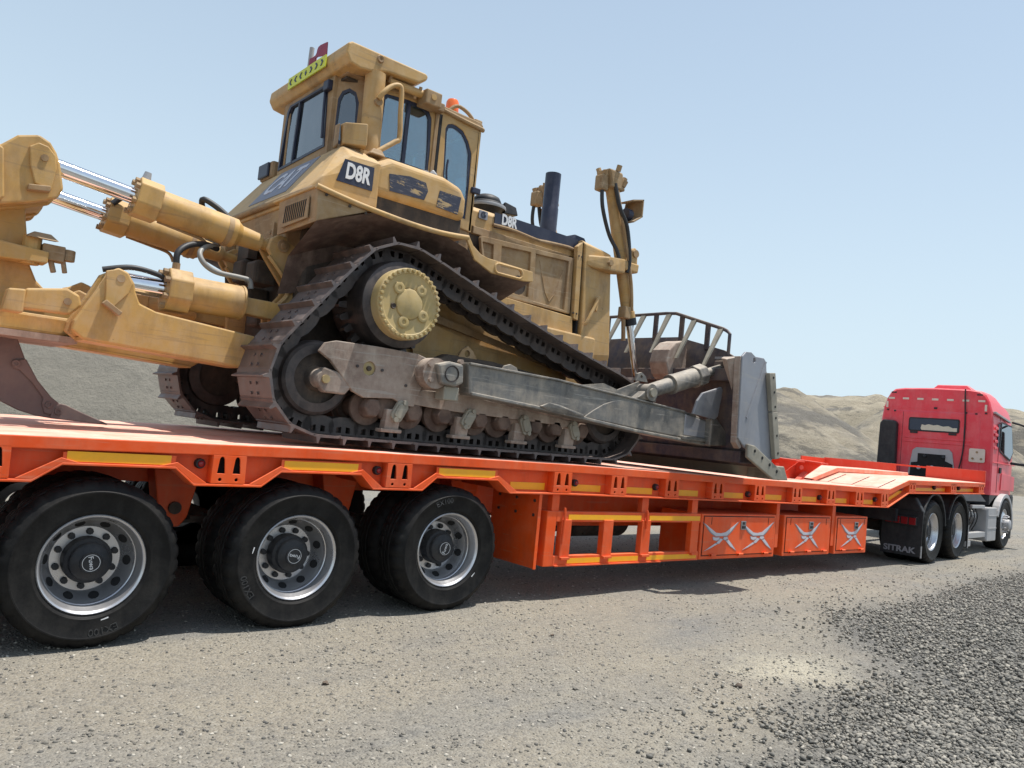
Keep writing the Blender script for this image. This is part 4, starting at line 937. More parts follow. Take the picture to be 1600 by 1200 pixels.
# --- lift cylinders
LN = sub('lift_cylinder', D)
A0, A1 = Vector((5.055, .90, 4.525)), Vector((5.75, .90, 2.465)); ad = (A1-A0).normalized(); ax_ = lambda t: A0+ad*t*1.055
mk('barrel', join(cyl(ax_(.0), ax_(1.50), .073), cyl(ax_(.0), ax_(.08), .086), cyl(ax_(1.42), ax_(1.5), .082)), YEL, LN, smooth=40)
mk('gland', cyl(ax_(1.49), ax_(1.57), .088), BLK, LN, smooth=40)
mk('rod', cyl(ax_(1.5), ax_(2.25), .042), CHR, LN, smooth=40)
mk('head_block', hull([tuple(ax_(t)+Vector((sx_*.11, sy_*.11, 0))) for t in (-.1, .1) for sx_ in (-1, 1) for sy_ in (-1, 1)]), YELB, LN, bev=.02)
for q, (dx, dy, dz_) in enumerate(((-.13, -.05, .05), (-.1, .08, .1), (.0, -.1, .13), (.08, .04, .12), (.13, -.06, .03), (-.15, -.03, -.06), (.1, -.1, -.02))):
    mk('fitting', cyl(A0+Vector((dx, dy, dz_-.03)), A0+Vector((dx*1.2, dy*1.2, dz_+.035)), .03, n=8), YELB, LN)
mk('elbow_block', hull([tuple(A0+Vector((a, b, c))) for a in (-.2, -.09) for b in (-.07, .06) for c in (-.15, .03)]), YELB, LN, bev=.02)
mk('hose', tube([A0+Vector((-.16, -.03, -.12)), A0+Vector((-.14, -.05, -.35)), A0+Vector((.0, -.05, -.62)), A0+Vector((.12, -.09, -.8)), A0+Vector((.2, -.1, -.98))], .022), HOSE, LN, smooth=60)
mk('hose', tube([A0+Vector((-.03, -.1, -.05)), A0+Vector((.06, -.12, -.3)), A0+Vector((.2, -.13, -.5)), A0+Vector((.3, -.12, -.85)), A0+Vector((.3, -.1, -1.0))], .024), HOSE, LN, smooth=60)
mk('oil_pipe', tube([ax_(.12)+Vector((-.02, -.1, 0)), ax_(.6)+Vector((.0, -.11, 0)), ax_(1.1)+Vector((0, -.11, 0)), ax_(1.42)+Vector((-.03, -.09, 0))], .02), YELB, LN, smooth=60)
mk('lower_port', hull([tuple(ax_(1.46)+Vector((a, b, c))) for a in (-.16, -.06) for b in (-.1, .02) for c in (-.06, .08)]), YELB, LN, bev=.012)
mk('drain_tube', tube([ax_(1.46)+Vector((-.12, -.04, -.05)), ax_(1.55)+Vector((-.13, -.04, -.1)), ax_(1.65)+Vector((-.15, -.04, -.12))], .025), YELB, LN, smooth=60)
yk = ax_(.92)
mk('yoke', hull([tuple(yk+Vector((a, b, c))) for a, c in ((-.13, -.06), (.16, -.06), (.17, .05), (-.12, .05)) for b in (-.12, .14)]), YEL, LN, bev=.02)
mk('yoke_ear', hull([tuple(yk+Vector((a, b, c))) for a, c in ((.03, .04), (.16, .04), (.15, .2), (.1, .24), (.05, .2)) for b in (-.1, .1)]), YEL, LN, bev=.02)
mk('yoke_pin', cyl(yk+Vector((.1, -.12, .16)), yk+Vector((.1, .12, .16)), .045), YELB, LN, smooth=40)
for o in (LN,): far(o)
WL = sub('work_lamp', D)
mk('shroud', join(prism([(5.286, 4.352), (5.468, 4.40), (5.468, 4.385), (5.286, 4.336)], .74, .97), prism([(5.452, 4.395), (5.468, 4.395), (5.468, 4.192), (5.452, 4.192)], .74, .97), prism([(5.329, 4.096), (5.468, 4.192), (5.468, 4.208), (5.318, 4.112)], .74, .97), prism([(5.414, 4.385), (5.463, 4.395), (5.463, 4.192), (5.361, 4.122)], .965, .975)), YELB, WL)
mk('lamp', cyl((5.286, .85, 4.203), (5.361, .85, 4.203), .068), NAVY, WL, smooth=40)
mk('lamp_bracket', box(5.22, 5.3, .84, .9, 4.117, 4.17), GUN, WL)
# --- fender, rear louvre box, tank, hydraulic tank
for far_ in (0, 1):
    f = lambda y: 2*YC-y if far_ else y
    FE = sub('fender', D)
    lip = [(1.21, 3.262), (1.45, 3.228), (1.68, 3.205), (2.03, 3.182), (2.35, 3.18), (2.63, 3.205)]
    mk('fender_top', strip(lip, f(.15), f(.95), .02), YEL, FE, bev=.006)
    mk('fender_lip', tube([(x, f(.155), z-.012) for x, z in lip], .022, 8, 4), YEL, FE, smooth=60)
    mk('front_step', prism([(2.60, 3.20), (2.64, 3.21), (2.69, 3.14), (2.78, 3.085), (2.86, 3.068), (3.39, 3.056), (3.405, 2.965), (3.30, 2.95), (2.92, 2.945), (2.72, 3.02)], f(.15), f(.175), 'y', [rrect(2.95, 3.26, 2.965, 3.04, .036)]), YEL, FE, bev=.006)
    ring = rrect(2.945, 3.265, 2.96, 3.045, .04)
    mk('hand_hole_rim', tube([(a, f(.147), b) for a, b in ring+[ring[0]]], .011, 6, 0), YEL, FE)
    # inward sloping underside
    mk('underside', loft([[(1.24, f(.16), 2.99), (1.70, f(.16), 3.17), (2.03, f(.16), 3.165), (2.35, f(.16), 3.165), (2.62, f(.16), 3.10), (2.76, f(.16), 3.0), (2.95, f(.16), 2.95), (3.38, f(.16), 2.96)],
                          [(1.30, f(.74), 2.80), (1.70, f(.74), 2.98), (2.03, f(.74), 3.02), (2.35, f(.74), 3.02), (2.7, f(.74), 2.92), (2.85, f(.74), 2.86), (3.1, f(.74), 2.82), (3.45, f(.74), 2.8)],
                          [(1.30, f(.86), 2.5), (1.70, f(.86), 2.6), (2.03, f(.86), 2.6), (2.35, f(.86), 2.6), (2.7, f(.86), 2.6), (2.85, f(.86), 2.6), (3.1, f(.86), 2.6), (3.45, f(.86), 2.6)]]), BRND, FE)  # dark brown coat paints in the deep shade beneath the fender
    mk('louvre_box', hull([(1.225, f(.17), 3.245), (1.245, f(.17), 2.99), (1.70, f(.17), 3.185), (1.225, f(.86), 3.255), (1.235, f(.86), 2.97), (1.7, f(.86), 3.185)]), YELB, FE, bev=.008)
    mk('louvre_panel', prism([(f(.27), 3.19), (f(.74), 3.195), (f(.74), 3.01), (f(.27), 3.025)][::(-1 if far_ else 1)], 1.214, 1.222, 'x'), YELB, FE)
    for k in range(11):
        y = .31+.036*k; mk('louvre_slot', prism([(f(y), 3.175), (f(y+.014), 3.175), (f(y+.034), 3.04), (f(y+.02), 3.04)], 1.2105, 1.2145, 'x'), DARK, FE)
    for x, z in ((1.30, 3.205), (1.5, 3.17), (1.64, 3.15)): mk('bolt', cyl((x, f(.165), z), (x, f(.155), z), .012, n=6), GUN, FE)
tank = []
for y, d in ((.40, 0), (2.49, 0)):
    tank += [(1.335, y, 3.28), (1.86, y, 3.28), (1.345, y, 3.40), (1.86, y, 3.66), (1.60, y+(.03 if y < 1 else -.03), 3.66)]
tank += [(1.27, .46, 3.31), (1.27, 2.43, 3.31), (1.27, .46, 3.22), (1.27, 2.43, 3.22), (1.86, .46, 3.22), (1.86, 2.43, 3.22)]
tank += [(1.60, .62, 3.78), (1.60, 2.27, 3.78), (1.66, .80, 3.83), (1.66, 2.09, 3.83), (1.86, .62, 3.78), (1.86, 2.27, 3.78), (1.9, .8, 3.83), (1.9, 2.09, 3.83)]
FT = sub('fuel_tank', D)
mk('tank_shell', hull(tank), YEL, FT, bev=.025, seg=3)
mk('tank_lower', hull([(1.285, .88, 3.24), (1.285, 2.01, 3.24), (1.9, .88, 3.24), (1.9, 2.01, 3.24), (1.33, .9, 2.95), (1.33, 1.99, 2.95), (1.9, .9, 2.7), (1.9, 1.99, 2.7)]), YELB, FT, bev=.02)
mk('tank_lip', tube([(1.262, .3, 3.268), (1.255, .8, 3.275), (1.255, 2.1, 3.275), (1.262, 2.6, 3.268)], .028, 8, 3), YELB, FT, smooth=60)
mk('badge_panel', prism([(1.53, 3.60), (1.795, 3.605), (1.795, 3.41), (1.475, 3.41)], .391, .3985), NAVY, FT)
mk('lettering', onplane(text('D8R', .178, .0062, .002, .66), (1.655, .3895, 3.508), (1, 0, .01), (.05, 0, 1)), WHT, FT)
# rear slope sticker
n0, n1 = Vector((1.60, 0, 3.78)), Vector((1.27, 0, 3.31)); sv = (n0-n1).normalized(); nn = Vector((-sv.z, 0, sv.x))
def rs_(y, t): return n1+(n0-n1)*t+nn*.005+Vector((0, y, 0))
q = [rs_(1.78, .14), rs_(.98, .14), rs_(.98, .97), rs_(1.78, .97)]
mk('rear_sticker', hull([tuple(a) for a in q]+[tuple(a-nn*.006) for a in q]), paint('slate_sticker', (.16, .18, .25), (.2, .22, .29), amt=.35, upd=.2), FT)
tl = text('CAT', .40, .008, .002, .8)
mk('lettering', onplane(tl, rs_(1.38, .55)+nn*.003, (0, -1, 0), sv), LGR, FT)
# hydraulic tank beside the cab
HT = sub('hydraulic_tank', D)
hp_ = [(1.80, 3.40), (1.80, 3.66), (1.95, 3.745), (2.50, 3.745), (2.70, 3.70), (2.76, 3.60), (2.76, 3.40)]
mk('tank_shell', prism(hp_, .40, .88), YEL, HT, bev=.07, seg=5)
mk('worn_decal', prism([(1.94, 3.60), (2.14, 3.635), (2.30, 3.625), (2.33, 3.56), (2.30, 3.475), (1.96, 3.46)], .394, .399), WORN, HT)
mk('worn_decal', prism([(2.45, 3.60), (2.68, 3.60), (2.66, 3.44), (2.43, 3.45)], .394, .399), WORN, HT)
mk('filler_cap', cyl((2.40, .62, 3.74), (2.40, .62, 3.80), .05), GREY, HT, smooth=40)
mk('tank_base', box(1.82, 2.74, .45, .9, 3.2, 3.42), GUN, HT)
# --- cab
CB = sub('cab', D)
def vpanel(A, B, poly, holes, th):
    A, B = Vector(A), Vector(B); L_ = (B-A).length; e = (B-A)/L_; n = Vector((e.y, -e.x))
    V, F = prism(poly, 0, th, 'z', holes)
    return [(A.x+e.x*a-n.x*c, A.y+e.y*a-n.y*c, b) for a, b, c in V], F
def pane(A, B, poly, off=.012, th=.006):
    A, B = Vector(A), Vector(B); e = (B-A).normalized(); n = Vector((e.y, -e.x))
    return vpanel(A-n*off, B-n*off, poly, [], th)
def frame_of(poly, k=.03):
    gx = sum(a for a, b in poly)/len(poly); gy = sum(b for a, b in poly)/len(poly)
    return [(a+(gx-a)*k/max(.01, math.hypot(gx-a, gy-b)), b+(gy-b)*k/max(.01, math.hypot(gx-a, gy-b))) for a, b in poly]
for fs in (0, 1):
    f = lambda y: 2*YC-y if fs else y
    A, B = (1.85, f(.81)), (3.12, f(.81))
    w1 = [(.17, 4.40), (.21, 4.44), (.43, 4.465), (.60, 4.465), (.66, 4.44), (.695, 4.38), (.715, 4.08), (.715, 3.86), (.17, 3.86)]
    w2 = [(.86, 4.34), (.88, 4.39), (.93, 4.41), (.97, 4.41), (1.06, 4.385), (1.13, 4.31), (1.185, 4.2), (1.195, 3.85), (1.19, 3.56), (1.05, 3.56), (.89, 3.86)]
    outer = [(0, 3.55), (1.27, 3.45), (1.25, 4.49), (0, 4.49)]
    sgn = 1 if not fs else -1
    def VP(poly, holes, th, off=0.):
        V, F = vpanel(A, B, poly, holes, th); 
        return [(x, (f(.81)+sgn*abs(y-f(.81))+sgn*off), z) for x, y, z in V], F
    mk('side_wall', VP(outer, [w1, w2], .035), YEL, CB, bev=.006)
    for w in (w1, w2):
        mk('window_frame', VP(w, [frame_of(w, .035)], .022, .004 if w is w1 else .008), NAVY, CB)
        mk('window_pane', VP(frame_of(w, .03), [], .006, .014), GLS, CB)
    mk('window_divider', VP([(.43, 3.87), (.465, 3.87), (.465, 4.46), (.43, 4.46)], [], .02, .002), NAVY, CB)
    mk('wall_groove', box(2.625, 2.655, f(.800), f(.815), 3.72, 4.45), DARK, CB)
    mk('pillar', box(2.58, 2.62, f(.795), f(.82), 3.75, 4.47), YELB, CB, bev=.006)
    # angled rear quarter panel
    A2, B2 = ((1.63, f(1.0)), (1.86, f(.80))) if not fs else ((1.86, f(.80)), (1.63, f(1.0)))
    LL = math.hypot(.23, .20)
    qw = [(.06, 3.92), (.06, 4.30), (.09, 4.37), (.15, 4.40), (.21, 4.37), (.245, 4.28), (.245, 3.85)]
    if fs: qw = [(LL-a, b) for a, b in qw]
    mk('quarter_panel', vpanel(A2, B2, [(0, 3.75), (LL, 3.75), (LL, 4.5), (0, 4.5)], [qw], .03), YELB, CB)
    mk('quarter_frame', vpanel(A2, B2, qw, [frame_of(qw, .03)], .02), NAVY, CB)
    mk('quarter_pane', pane(A2, B2, frame_of(qw, .025)), GLST, CB)
    mk('rops_post', join(cyl((1.90, f(.71), 3.72), (1.875, f(.71), 4.52), .088, n=28), hull([(x, f(y), z) for x in (1.76, 2.06) for y in (.60, .86) for z in (3.74, 3.80)])), YEL, CB, smooth=40)
A, B = (1.63, 1.90), (1.63, .99)
rw = [(.0, 3.85), (-.03, 4.40), (.0, 4.45), (.82, 4.45), (.86, 4.40), (.85, 3.88)]
rw = [(-.09, 3.84), (-.02, 4.40), (.03, 4.455), (.76, 4.455), (.82, 4.41), (.88, 3.87)]
mk('rear_wall', vpanel(A, B, [(-.11, 3.72), (.93, 3.72), (.93, 4.52), (-.11, 4.52)], [rw], .03), YELB, CB)
mk('rear_window_frame', vpanel((1.622, 1.90), (1.622, .99), rw, [frame_of(rw, .04)], .03), NAVY, CB)
mk('rear_window_pane', pane(A, B, frame_of(rw, .03)), GLST, CB)
mk('rear_divider', vpanel((1.62, 1.90), (1.62, .99), [(.20, 3.86), (.225, 3.86), (.26, 4.44), (.235, 4.44)], [], .02), NAVY, CB)
mk('wiper', tube([(1.612, 1.10, 4.40), (1.605, 1.07, 4.2), (1.608, 1.05, 3.95)], .012, 6, 3), NAVY, CB)
mk('wiper_motor', box(1.585, 1.64, 1.0, 1.1, 4.37, 4.46), NAVY, CB, bev=.01)
# front wall, floor, interior
mk('front_wall', vpanel((3.12, .81), (3.12, 2.08), [(0, 3.45), (1.27, 3.45), (1.27, 4.49), (0, 4.49)], [[(.06, 3.7), (1.21, 3.7), (1.21, 4.455), (.06, 4.455)]], .03), YEL, CB)
mk('windscreen', vpanel((3.125, .81), (3.125, 2.08), [(.055, 3.69), (1.215, 3.69), (1.215, 4.46), (.055, 4.46)], [], .006), GLS, CB)
mk('cab_floor', box(1.7, 3.1, .86, 2.03, 3.45, 3.62), GUN, CB)
mk('headliner', box(1.68, 3.08, .86, 2.03, 4.455, 4.475), GUN, CB)
mk('seat', join(hull([(x, y, z) for x in (2.05, 2.45) for y in (1.2, 1.65) for z in (3.62, 3.85)]), hull([(1.98, y, 3.8) for y in (1.22, 1.63)]+[(2.1, y, 3.8) for y in (1.22, 1.63)]+[(1.90, y, 4.25) for y in (1.27, 1.58)]+[(2.0, y, 4.25) for y in (1.27, 1.58)])), SEAT, CB, bev=.04)
mk('console', hull([(2.75, y, 3.6) for y in (1.0, 1.9)]+[(3.08, y, 3.6) for y in (1.0, 1.9)]+[(2.95, y, 3.9) for y in (1.1, 1.8)]+[(3.08, y, 3.9) for y in (1.1, 1.8)]), GUN, CB)
mk('control_lever', cyl((2.5, 1.1, 3.62), (2.45, 1.08, 4.0), .02), GUN, CB)
mk('cab_skirt', hull([(x, y, z) for x in (1.70, 3.12) for y in (.83, 2.06) for z in (3.1, 3.6)]), YELB, CB, bev=.01)
mk('window_sill', tube([(2.02, .80, 3.83), (2.3, .79, 3.83), (2.7, .79, 3.80), (2.78, .795, 3.78)], .012, 6, 3), YELB, CB)
mk('sill_mirror', hull([(2.52, .70, 3.83), (2.60, .68, 3.83), (2.62, .76, 3.83), (2.53, .78, 3.84), (2.55, .70, 3.88), (2.60, .74, 3.88)]), GREY, CB, bev=.01)
mk('door_latch', box(3.06, 3.16, .77, .81, 3.82, 3.88), NAVY, CB, bev=.01)
mk('door_bar', tube([(2.76, .79, 4.05), (2.75, .785, 3.95), (2.78, .785, 3.78), (2.82, .79, 3.72)], .01, 6, 3), NAVY, CB)
# roof
RF = sub('rops_roof', D)
rp_ = [(1.565, 4.66), (1.60, 4.682), (2.34, 4.682), (2.365, 4.66), (2.35, 4.62), (2.27, 4.572), (1.97, 4.552), (1.80, 4.50), (1.70, 4.485), (1.60, 4.50), (1.555, 4.57)]
mk('roof_slab', prism(rp_, .645, 2.245), YEL, RF, bev=.028, seg=3)
mk('roof_plug', lathe([(0, -.004), (.012, -.004), (.014, -.01), (.028, -.012), (.036, .004)], (1.87, .642, 4.63), 16), YELB, RF, smooth=40)
mk('lower_roof', prism([(1.66, 4.48), (3.10, 4.48), (3.14, 4.50), (3.10, 4.53), (2.35, 4.55), (1.66, 4.55)], .80, 2.09), YELB, RF, bev=.012)
mk('rain_gutter', tube([(2.66, .80, 4.50), (2.9, .79, 4.475), (3.1, .79, 4.465), (3.15, .83, 4.47)], .02, 8, 3), YELB, RF)
mk('air_duct', cyl((2.02, .73, 4.515), (2.42, .73, 4.525), .036), YEL, RF, smooth=40)
for x in (2.02, 2.33): mk('roof_strut', cyl((x, .72, 4.5), (x, .70, 4.57), .016, n=8), YELB, RF)
mk('lamp_box', box(2.36, 2.53, .64, .80, 4.425, 4.56), YELB, RF, bev=.012)
mk('lamp_plug', cyl((2.44, .634, 4.50), (2.44, .645, 4.50), .028, n=16), YEL, RF)
mk('hinge', hull([(x, y, z) for x in (2.53, 2.62) for y in (.72, .8) for z in (4.44, 4.52)]), YELB, RF, bev=.01)
BE = sub('beacon', D)
mk('lens', lathe([(0, .13), (.05, .125), (.062, .10), (.066, 0), (0, 0)], (2.88, 1.0, 4.60), 24, 'z'), ORLN, BE, smooth=40)
mk('base', lathe([(.07, 0), (.075, -.04), (0, -.05)], (2.88, 1.0, 4.60), 24, 'z'), YELB, BE, smooth=40)
mk('guard_hoop', tube([(2.78, .9, 4.56), (2.86, .88, 4.63), (3.0, .88, 4.60), (3.11, .9, 4.52), (3.12, .95, 4.5)], .018, 8, 4), YELB, BE)
mk('front_lamp', hull([(x, y, z) for x in (3.06, 3.15) for y in (.84, .96) for z in (4.48, 4.57)]), YELB, BE, bev=.015)
mk('chevron_sign', box(1.535, 1.548, 1.0, 1.76, 4.548, 4.655), LIME, RF)
for k in range(7):
    c = 1.06+.107*k; d = -1 if k < 3 else 1
    if k == 3: P = [(c-.02, 4.60), (c, 4.575), (c+.02, 4.60), (c, 4.628)]
    else: P = [(c-.028*d, 4.575), (c-.002*d, 4.575), (c+.026*d, 4.602), (c-.002*d, 4.63), (c-.028*d, 4.63), (c-.0*d, 4.602)]
    mk('chevron_mark', prism(P, 1.531, 1.5345, 'x'), NAVY, RF)
FL = sub('flag_and_pole', D)
mk('pole', cyl((1.60, 1.47, 4.6), (1.60, 1.46, 4.885), .022, n=10), GREY, FL, smooth=40)
fv = []
for i in range(9):
    t = i/8; yy = 1.45-.32*t; w = .03*math.sin(t*7)
    fv.append([(1.58+w, yy, 4.69+.02*t), (1.58+w*.6, yy-.005, 4.77+.06*t)])
V, F = loft(fv); V2, F2 = loft([[(a+.006, b, c) for a, b, c in s_] for s_ in fv])
mk('flag', join((V, F), (V2, F2)), FLAG, FL)
mk('handrail', tube([(1.87, .60, 4.27), (1.90, .58, 4.33), (1.96, .58, 4.40), (2.03, .58, 4.44), (2.07, .58, 4.41), (2.085, .58, 4.2), (2.10, .58, 4.0), (2.06, .58, 3.95), (1.92, .58, 3.83), (1.88, .58, 3.79)], .022, 10, 5), YEL, CB, smooth=60)
mk('handrail_boss', cyl((1.88, .6, 4.25), (1.88, .68, 4.25), .035, n=12), YELB, CB, smooth=40)
mk('rail_foot', hull([(1.80, .5, 3.76), (1.95, .5, 3.76), (1.95, .62, 3.76), (1.80, .62, 3.76), (1.84, .53, 3.82), (1.92, .53, 3.82), (1.92, .6, 3.82)]), YELB, CB, bev=.01)
RL = sub('rear_work_lamp', D)
mk('lamp_guard', hull([(1.60, .62, 3.80), (1.76, .50, 3.80), (1.80, .60, 3.80), (1.64, .74, 3.80), (1.60, .62, 3.98), (1.75, .50, 3.985), (1.80, .60, 3.98), (1.62, .74, 4.0)]), YEL, RL, bev=.01)
mk('lamp', hull([(1.58, .66, 3.80), (1.60, .80, 3.80), (1.64, .80, 3.8), (1.58, .66, 3.98), (1.60, .80, 4.0), (1.64, .8, 4.0)]), YELB, RL, bev=.01)
RL2 = sub('rear_work_lamp', D)
mk('lamp_guard', hull([(x, y, z) for x in (1.6, 1.74) for y in (2.08, 2.38) for z in (3.79, 3.97)]), YELB, RL2, bev=.03)
mk('lens', hull([(x, y, z) for x in (1.575, 1.6) for y in (2.12, 2.35) for z in (3.81, 3.95)]+[(1.6, 2.40, 3.82), (1.6, 2.4, 3.94)]), NAVY, RL2, bev=.01)

# --- ripper
RP = sub('ripper', D)
def rcyl(y, name, A, B, parts, par):
    A, B = Vector((A[0], y, A[1])), Vector((B[0], y, B[1])); d = (B-A).normalized(); L_ = (B-A).length
    S_ = par
    for nm, t0, t1, r_, mt, n in parts:
        mk(nm, cyl(A+d*(t0*L_), A+d*(t1*L_), r_ if not isinstance(r_, tuple) else r_[0], None if not isinstance(r_, tuple) else r_[1], n), mt, S_, smooth=40 if n > 10 else None, bev=.012 if n <= 8 else None)
for y in (1.0, 1.89):
    TC = sub('tilt_cylinder', D)
    rcyl(y, 'tilt', (-.415, 3.105), (1.335, 2.885), (('rod', .03, .36, .06, CHR, 24), ('gland', .345, .36, .10, YELR, 16), ('barrel', .44, .775, .118, YELR, 32), ('end_cone', .77, .80, (.118, .085), YELR, 32), ('tail', .80, .90, (.082, .07), YELR, 24), ('eye', .90, 1.0, .045, YELR, 16)), TC)
    # square head block
    c = Vector((.27, y, 3.02)); d = Vector((1.75, 0, -.22)).normalized(); u = Vector((0, 1, 0)); w = d.cross(u)
    mk('head_block', hull([tuple(c+d*a+u*b*q+w*e*q) for a in (-.085, .085) for b, e in ((-.13, -.06), (-.13, .08), (-.06, .14), (.07, .14), (.13, .07), (.13, -.07), (.06, -.14), (-.07, -.14)) for q in (1.02,)]), YELR, TC, bev=.01)
    for b, e in ((-.1, -.05), (-.1, .06), (-.04, .11), (.05, .11), (-.04, -.11), (.05, -.11)): mk('head_bolt', cyl(c+d*-.085+u*b+w*e, c+d*-.115+u*b+w*e, .022, n=6), YELB, TC)
    mk('port', cyl(c+Vector((-.03, -.03, .12)), c+Vector((-.02, -.04, .20)), .038, .024, 12), GREY, TC, smooth=40)
    mk('oil_pipe', tube([c+Vector((.1, .02, -.13)), c+Vector((.3, .03, -.16)), c+Vector((.45, .03, -.19)), c+Vector((.5, .03, -.26))], .014, 6), YELB, TC, smooth=60)
    mk('pipe_clip', cyl((.86, y, 2.96-.02), (.90, y, 2.955-.02), .122, n=32), YELB, TC, smooth=40)
for y in (.86, 2.03):
    LC = sub('ripper_lift_cylinder', D)
    rcyl(y, 'lift', (.11, 2.365), (1.32, 2.375), (('rod', .0, .34, .072, CHR, 24), ('barrel', .35, .74, .132, YELR, 32), ('barrel_end', .735, .75, .138, YELR, 32)), LC)
    c = Vector((.52, y, 2.37))
    mk('head_block', hull([(c.x+a, c.y+b, c.z+e) for a in (-.085, .085) for b, e in ((-.15, -.07), (-.15, .07), (-.08, .155), (.08, .155), (.15, .07), (.15, -.07), (.08, -.155), (-.08, -.155))]), YELR, LC, bev=.01)
    for b, e in ((-.12, -.06), (-.12, .06), (-.06, .125), (.06, .125), (-.06, -.125)): mk('head_bolt', cyl((c.x-.085, c.y+b, c.z+e), (c.x-.12, c.y+b, c.z+e), .024, n=6), YELB, LC)
    mk('tail', hull([(1.0, y-.06, 2.29), (1.0, y+.06, 2.29), (1.0, y-.06, 2.42), (1.0, y+.06, 2.42), (1.40, y-.06, 2.27), (1.40, y+.06, 2.27), (1.40, y-.06, 2.42), (1.40, y+.06, 2.42)]), YELR, LC, bev=.012)
    mk('port', cyl((.50, y, 2.5), (.50, y, 2.58), .028, n=10), YELB, LC)
    ma = [(-.15, 2.03), (-.04, 2.255), (.02, 2.40), (.08, 2.44), (.145, 2.42), (.195, 2.35), (.21, 2.29), (.245, 2.216), (.36, 2.178), (1.10, 2.115), (1.14, 1.95), (1.02, 1.862), (-.085, 1.915), (-.156, 1.966)]
    y0, y1 = (y-.16, y-.10) if y < 1.4 else (y+.10, y+.16)
    AR = sub('ripper_arm', D)
    mk('outer_cheek', prism(ma, y0, y1), YELR, AR, bev=.012)
    mk('inner_cheek', prism(ma, *((y+.10, y+.15) if y < 1.4 else (y-.15, y-.10))), YELR, AR, bev=.012)
    mk('box_top', strip([(.24, 2.20), (.36, 2.165), (1.10, 2.10)], y-.12, y+.12, .02), YELR, AR)
    mk('box_bottom', strip([(-.08, 1.935), (1.02, 1.885)], y-.15, y+.14, .03), YELR, AR, bev=.006)
    ys_ = y0-.004 if y < 1.4 else y1+.004
    mk('pin_retainer', prism([(.0, 2.40), (.08, 2.43), (.14, 2.41), (.18, 2.34), (.16, 2.27), (.07, 2.15), (.02, 2.16), (.015, 2.26)], ys_-.012, ys_+.004), YELR, AR, bev=.006)
    mk('lift_pin', cyl((.10, y0-.02, 2.365), (.10, y1+.02, 2.365), .028, n=16), YELB, AR, smooth=40)
    mk('retainer_bar', hull([(-.005, ys_-.05, 2.17), (.02, ys_-.05, 2.20), (.13, ys_-.05, 2.13), (.11, ys_-.05, 2.10), (-.005, ys_, 2.17), (.02, ys_, 2.20), (.13, ys_, 2.13), (.11, ys_, 2.10)]), YELB, AR, bev=.006)
mk('hose', tube([(.50, .86, 2.57), (.50, .86, 2.66), (.58, .9, 2.74), (.72, .98, 2.79), (.86, 1.1, 2.80)], .024), HOSE, RP, smooth=60)
mk('hose', tube([(.86, 1.1, 2.82), (.74, .98, 2.78), (.67, .9, 2.70), (.70, .86, 2.62), (.80, .86, 2.575), (.98, .86, 2.57), (1.06, .86, 2.56), (1.08, .86, 2.50)], .021), HOSEG, RP, smooth=60)
mk('hose', tube([(.93, 1.0, 3.02), (.80, 1.05, 3.12), (.70, 1.1, 3.16), (.78, 1.2, 3.05), (.98, 1.25, 2.9)], .024), HOSE, RP, smooth=60)
mk('hose', tube([(.20, 1.75, 3.1), (.30, 1.72, 3.2), (.38, 1.6, 3.18), (.43, 1.5, 3.12)], .024), HOSE, RP, smooth=60)
mk('hose', tube([(.0, .80, 2.42), (.18, .78, 2.47), (.36, .8, 2.46), (.44, .82, 2.43)], .02), HOSE, RP, smooth=60)
# carrier, shank holder
cs_ = [(-1.3, 2.72), (-1.3, 3.02), (-.68, 3.125), (-.59, 3.22), (-.47, 3.26), (-.40, 3.23), (-.355, 3.17), (-.325, 3.10), (-.285, 2.93), (-.315, 2.86), (-.47, 2.79), (-.64, 2.735)]
for y0 in (.90, 1.16, 1.66, 1.92):
    mk('carrier_cheek', prism(cs_, y0, y0+.06), YELR, RP, bev=.015)
mk('carrier_top', prism([(-1.3, 2.98), (-1.3, 3.02), (-.68, 3.12), (-.59, 3.215), (-.47, 3.225), (-.5, 3.17), (-.6, 3.1), (-.68, 3.07)], .95, 1.93), YELR, RP)
mk('carrier_floor', prism([(-1.3, 2.73), (-.64, 2.75), (-.33, 2.87), (-.33, 2.9), (-.66, 2.80), (-1.3, 2.78)], .95, 1.93), YELR, RP)
mk('carrier_side_plate', prism([(-1.3, 2.70), (-1.3, 3.03), (-.70, 3.12), (-.66, 3.10), (-.62, 2.78), (-.66, 2.735)], .86, .90), YELR, RP, bev=.012)
mk('pin_boss', prism([(-.52, 3.16), (-.47, 3.20), (-.41, 3.19), (-.36, 3.14), (-.345, 3.05), (-.36, 2.90), (-.46, 2.92), (-.50, 3.03)], .875, .905), YELR, RP, bev=.008)
mk('tilt_pin', cyl((-.425, .866, 3.105), (-.425, .9, 3.105), .024, n=14), YELB, RP)
mk('keeper_bar', hull([(-.50, .84, 2.90), (-.37, .84, 2.92), (-.37, .84, 2.88), (-.50, .84, 2.86), (-.50, .90, 2.90), (-.37, .90, 2.92), (-.37, .90, 2.88), (-.50, .90, 2.86)]), YELB, RP, bev=.006)
ho = [(-1.3, 2.8), (-.46, 2.86), (-.445, 2.74), (-.415, 2.58), (-.385, 2.42), (-.33, 2.31), (-.27, 2.255), (-.20, 2.23), (-.05, 2.21), (-.02, 2.07), (-.2, 1.97), (-.48, 1.925), (-1.3, 1.92)]
for y0 in (1.20, 1.60): mk('shank_pocket', prism(ho, y0, y0+.09), YELR, RP, bev=.015)
mk('pocket_spacer', box(-1.3, -.55, 1.29, 1.6, 1.95, 2.8), YELR, RP)
mk('ripper_beam', hull([(x, y, z) for x in (-.62, -.10) for y in (1.02, 1.87) for z in (1.93, 2.06)]), YELR, RP, bev=.02)
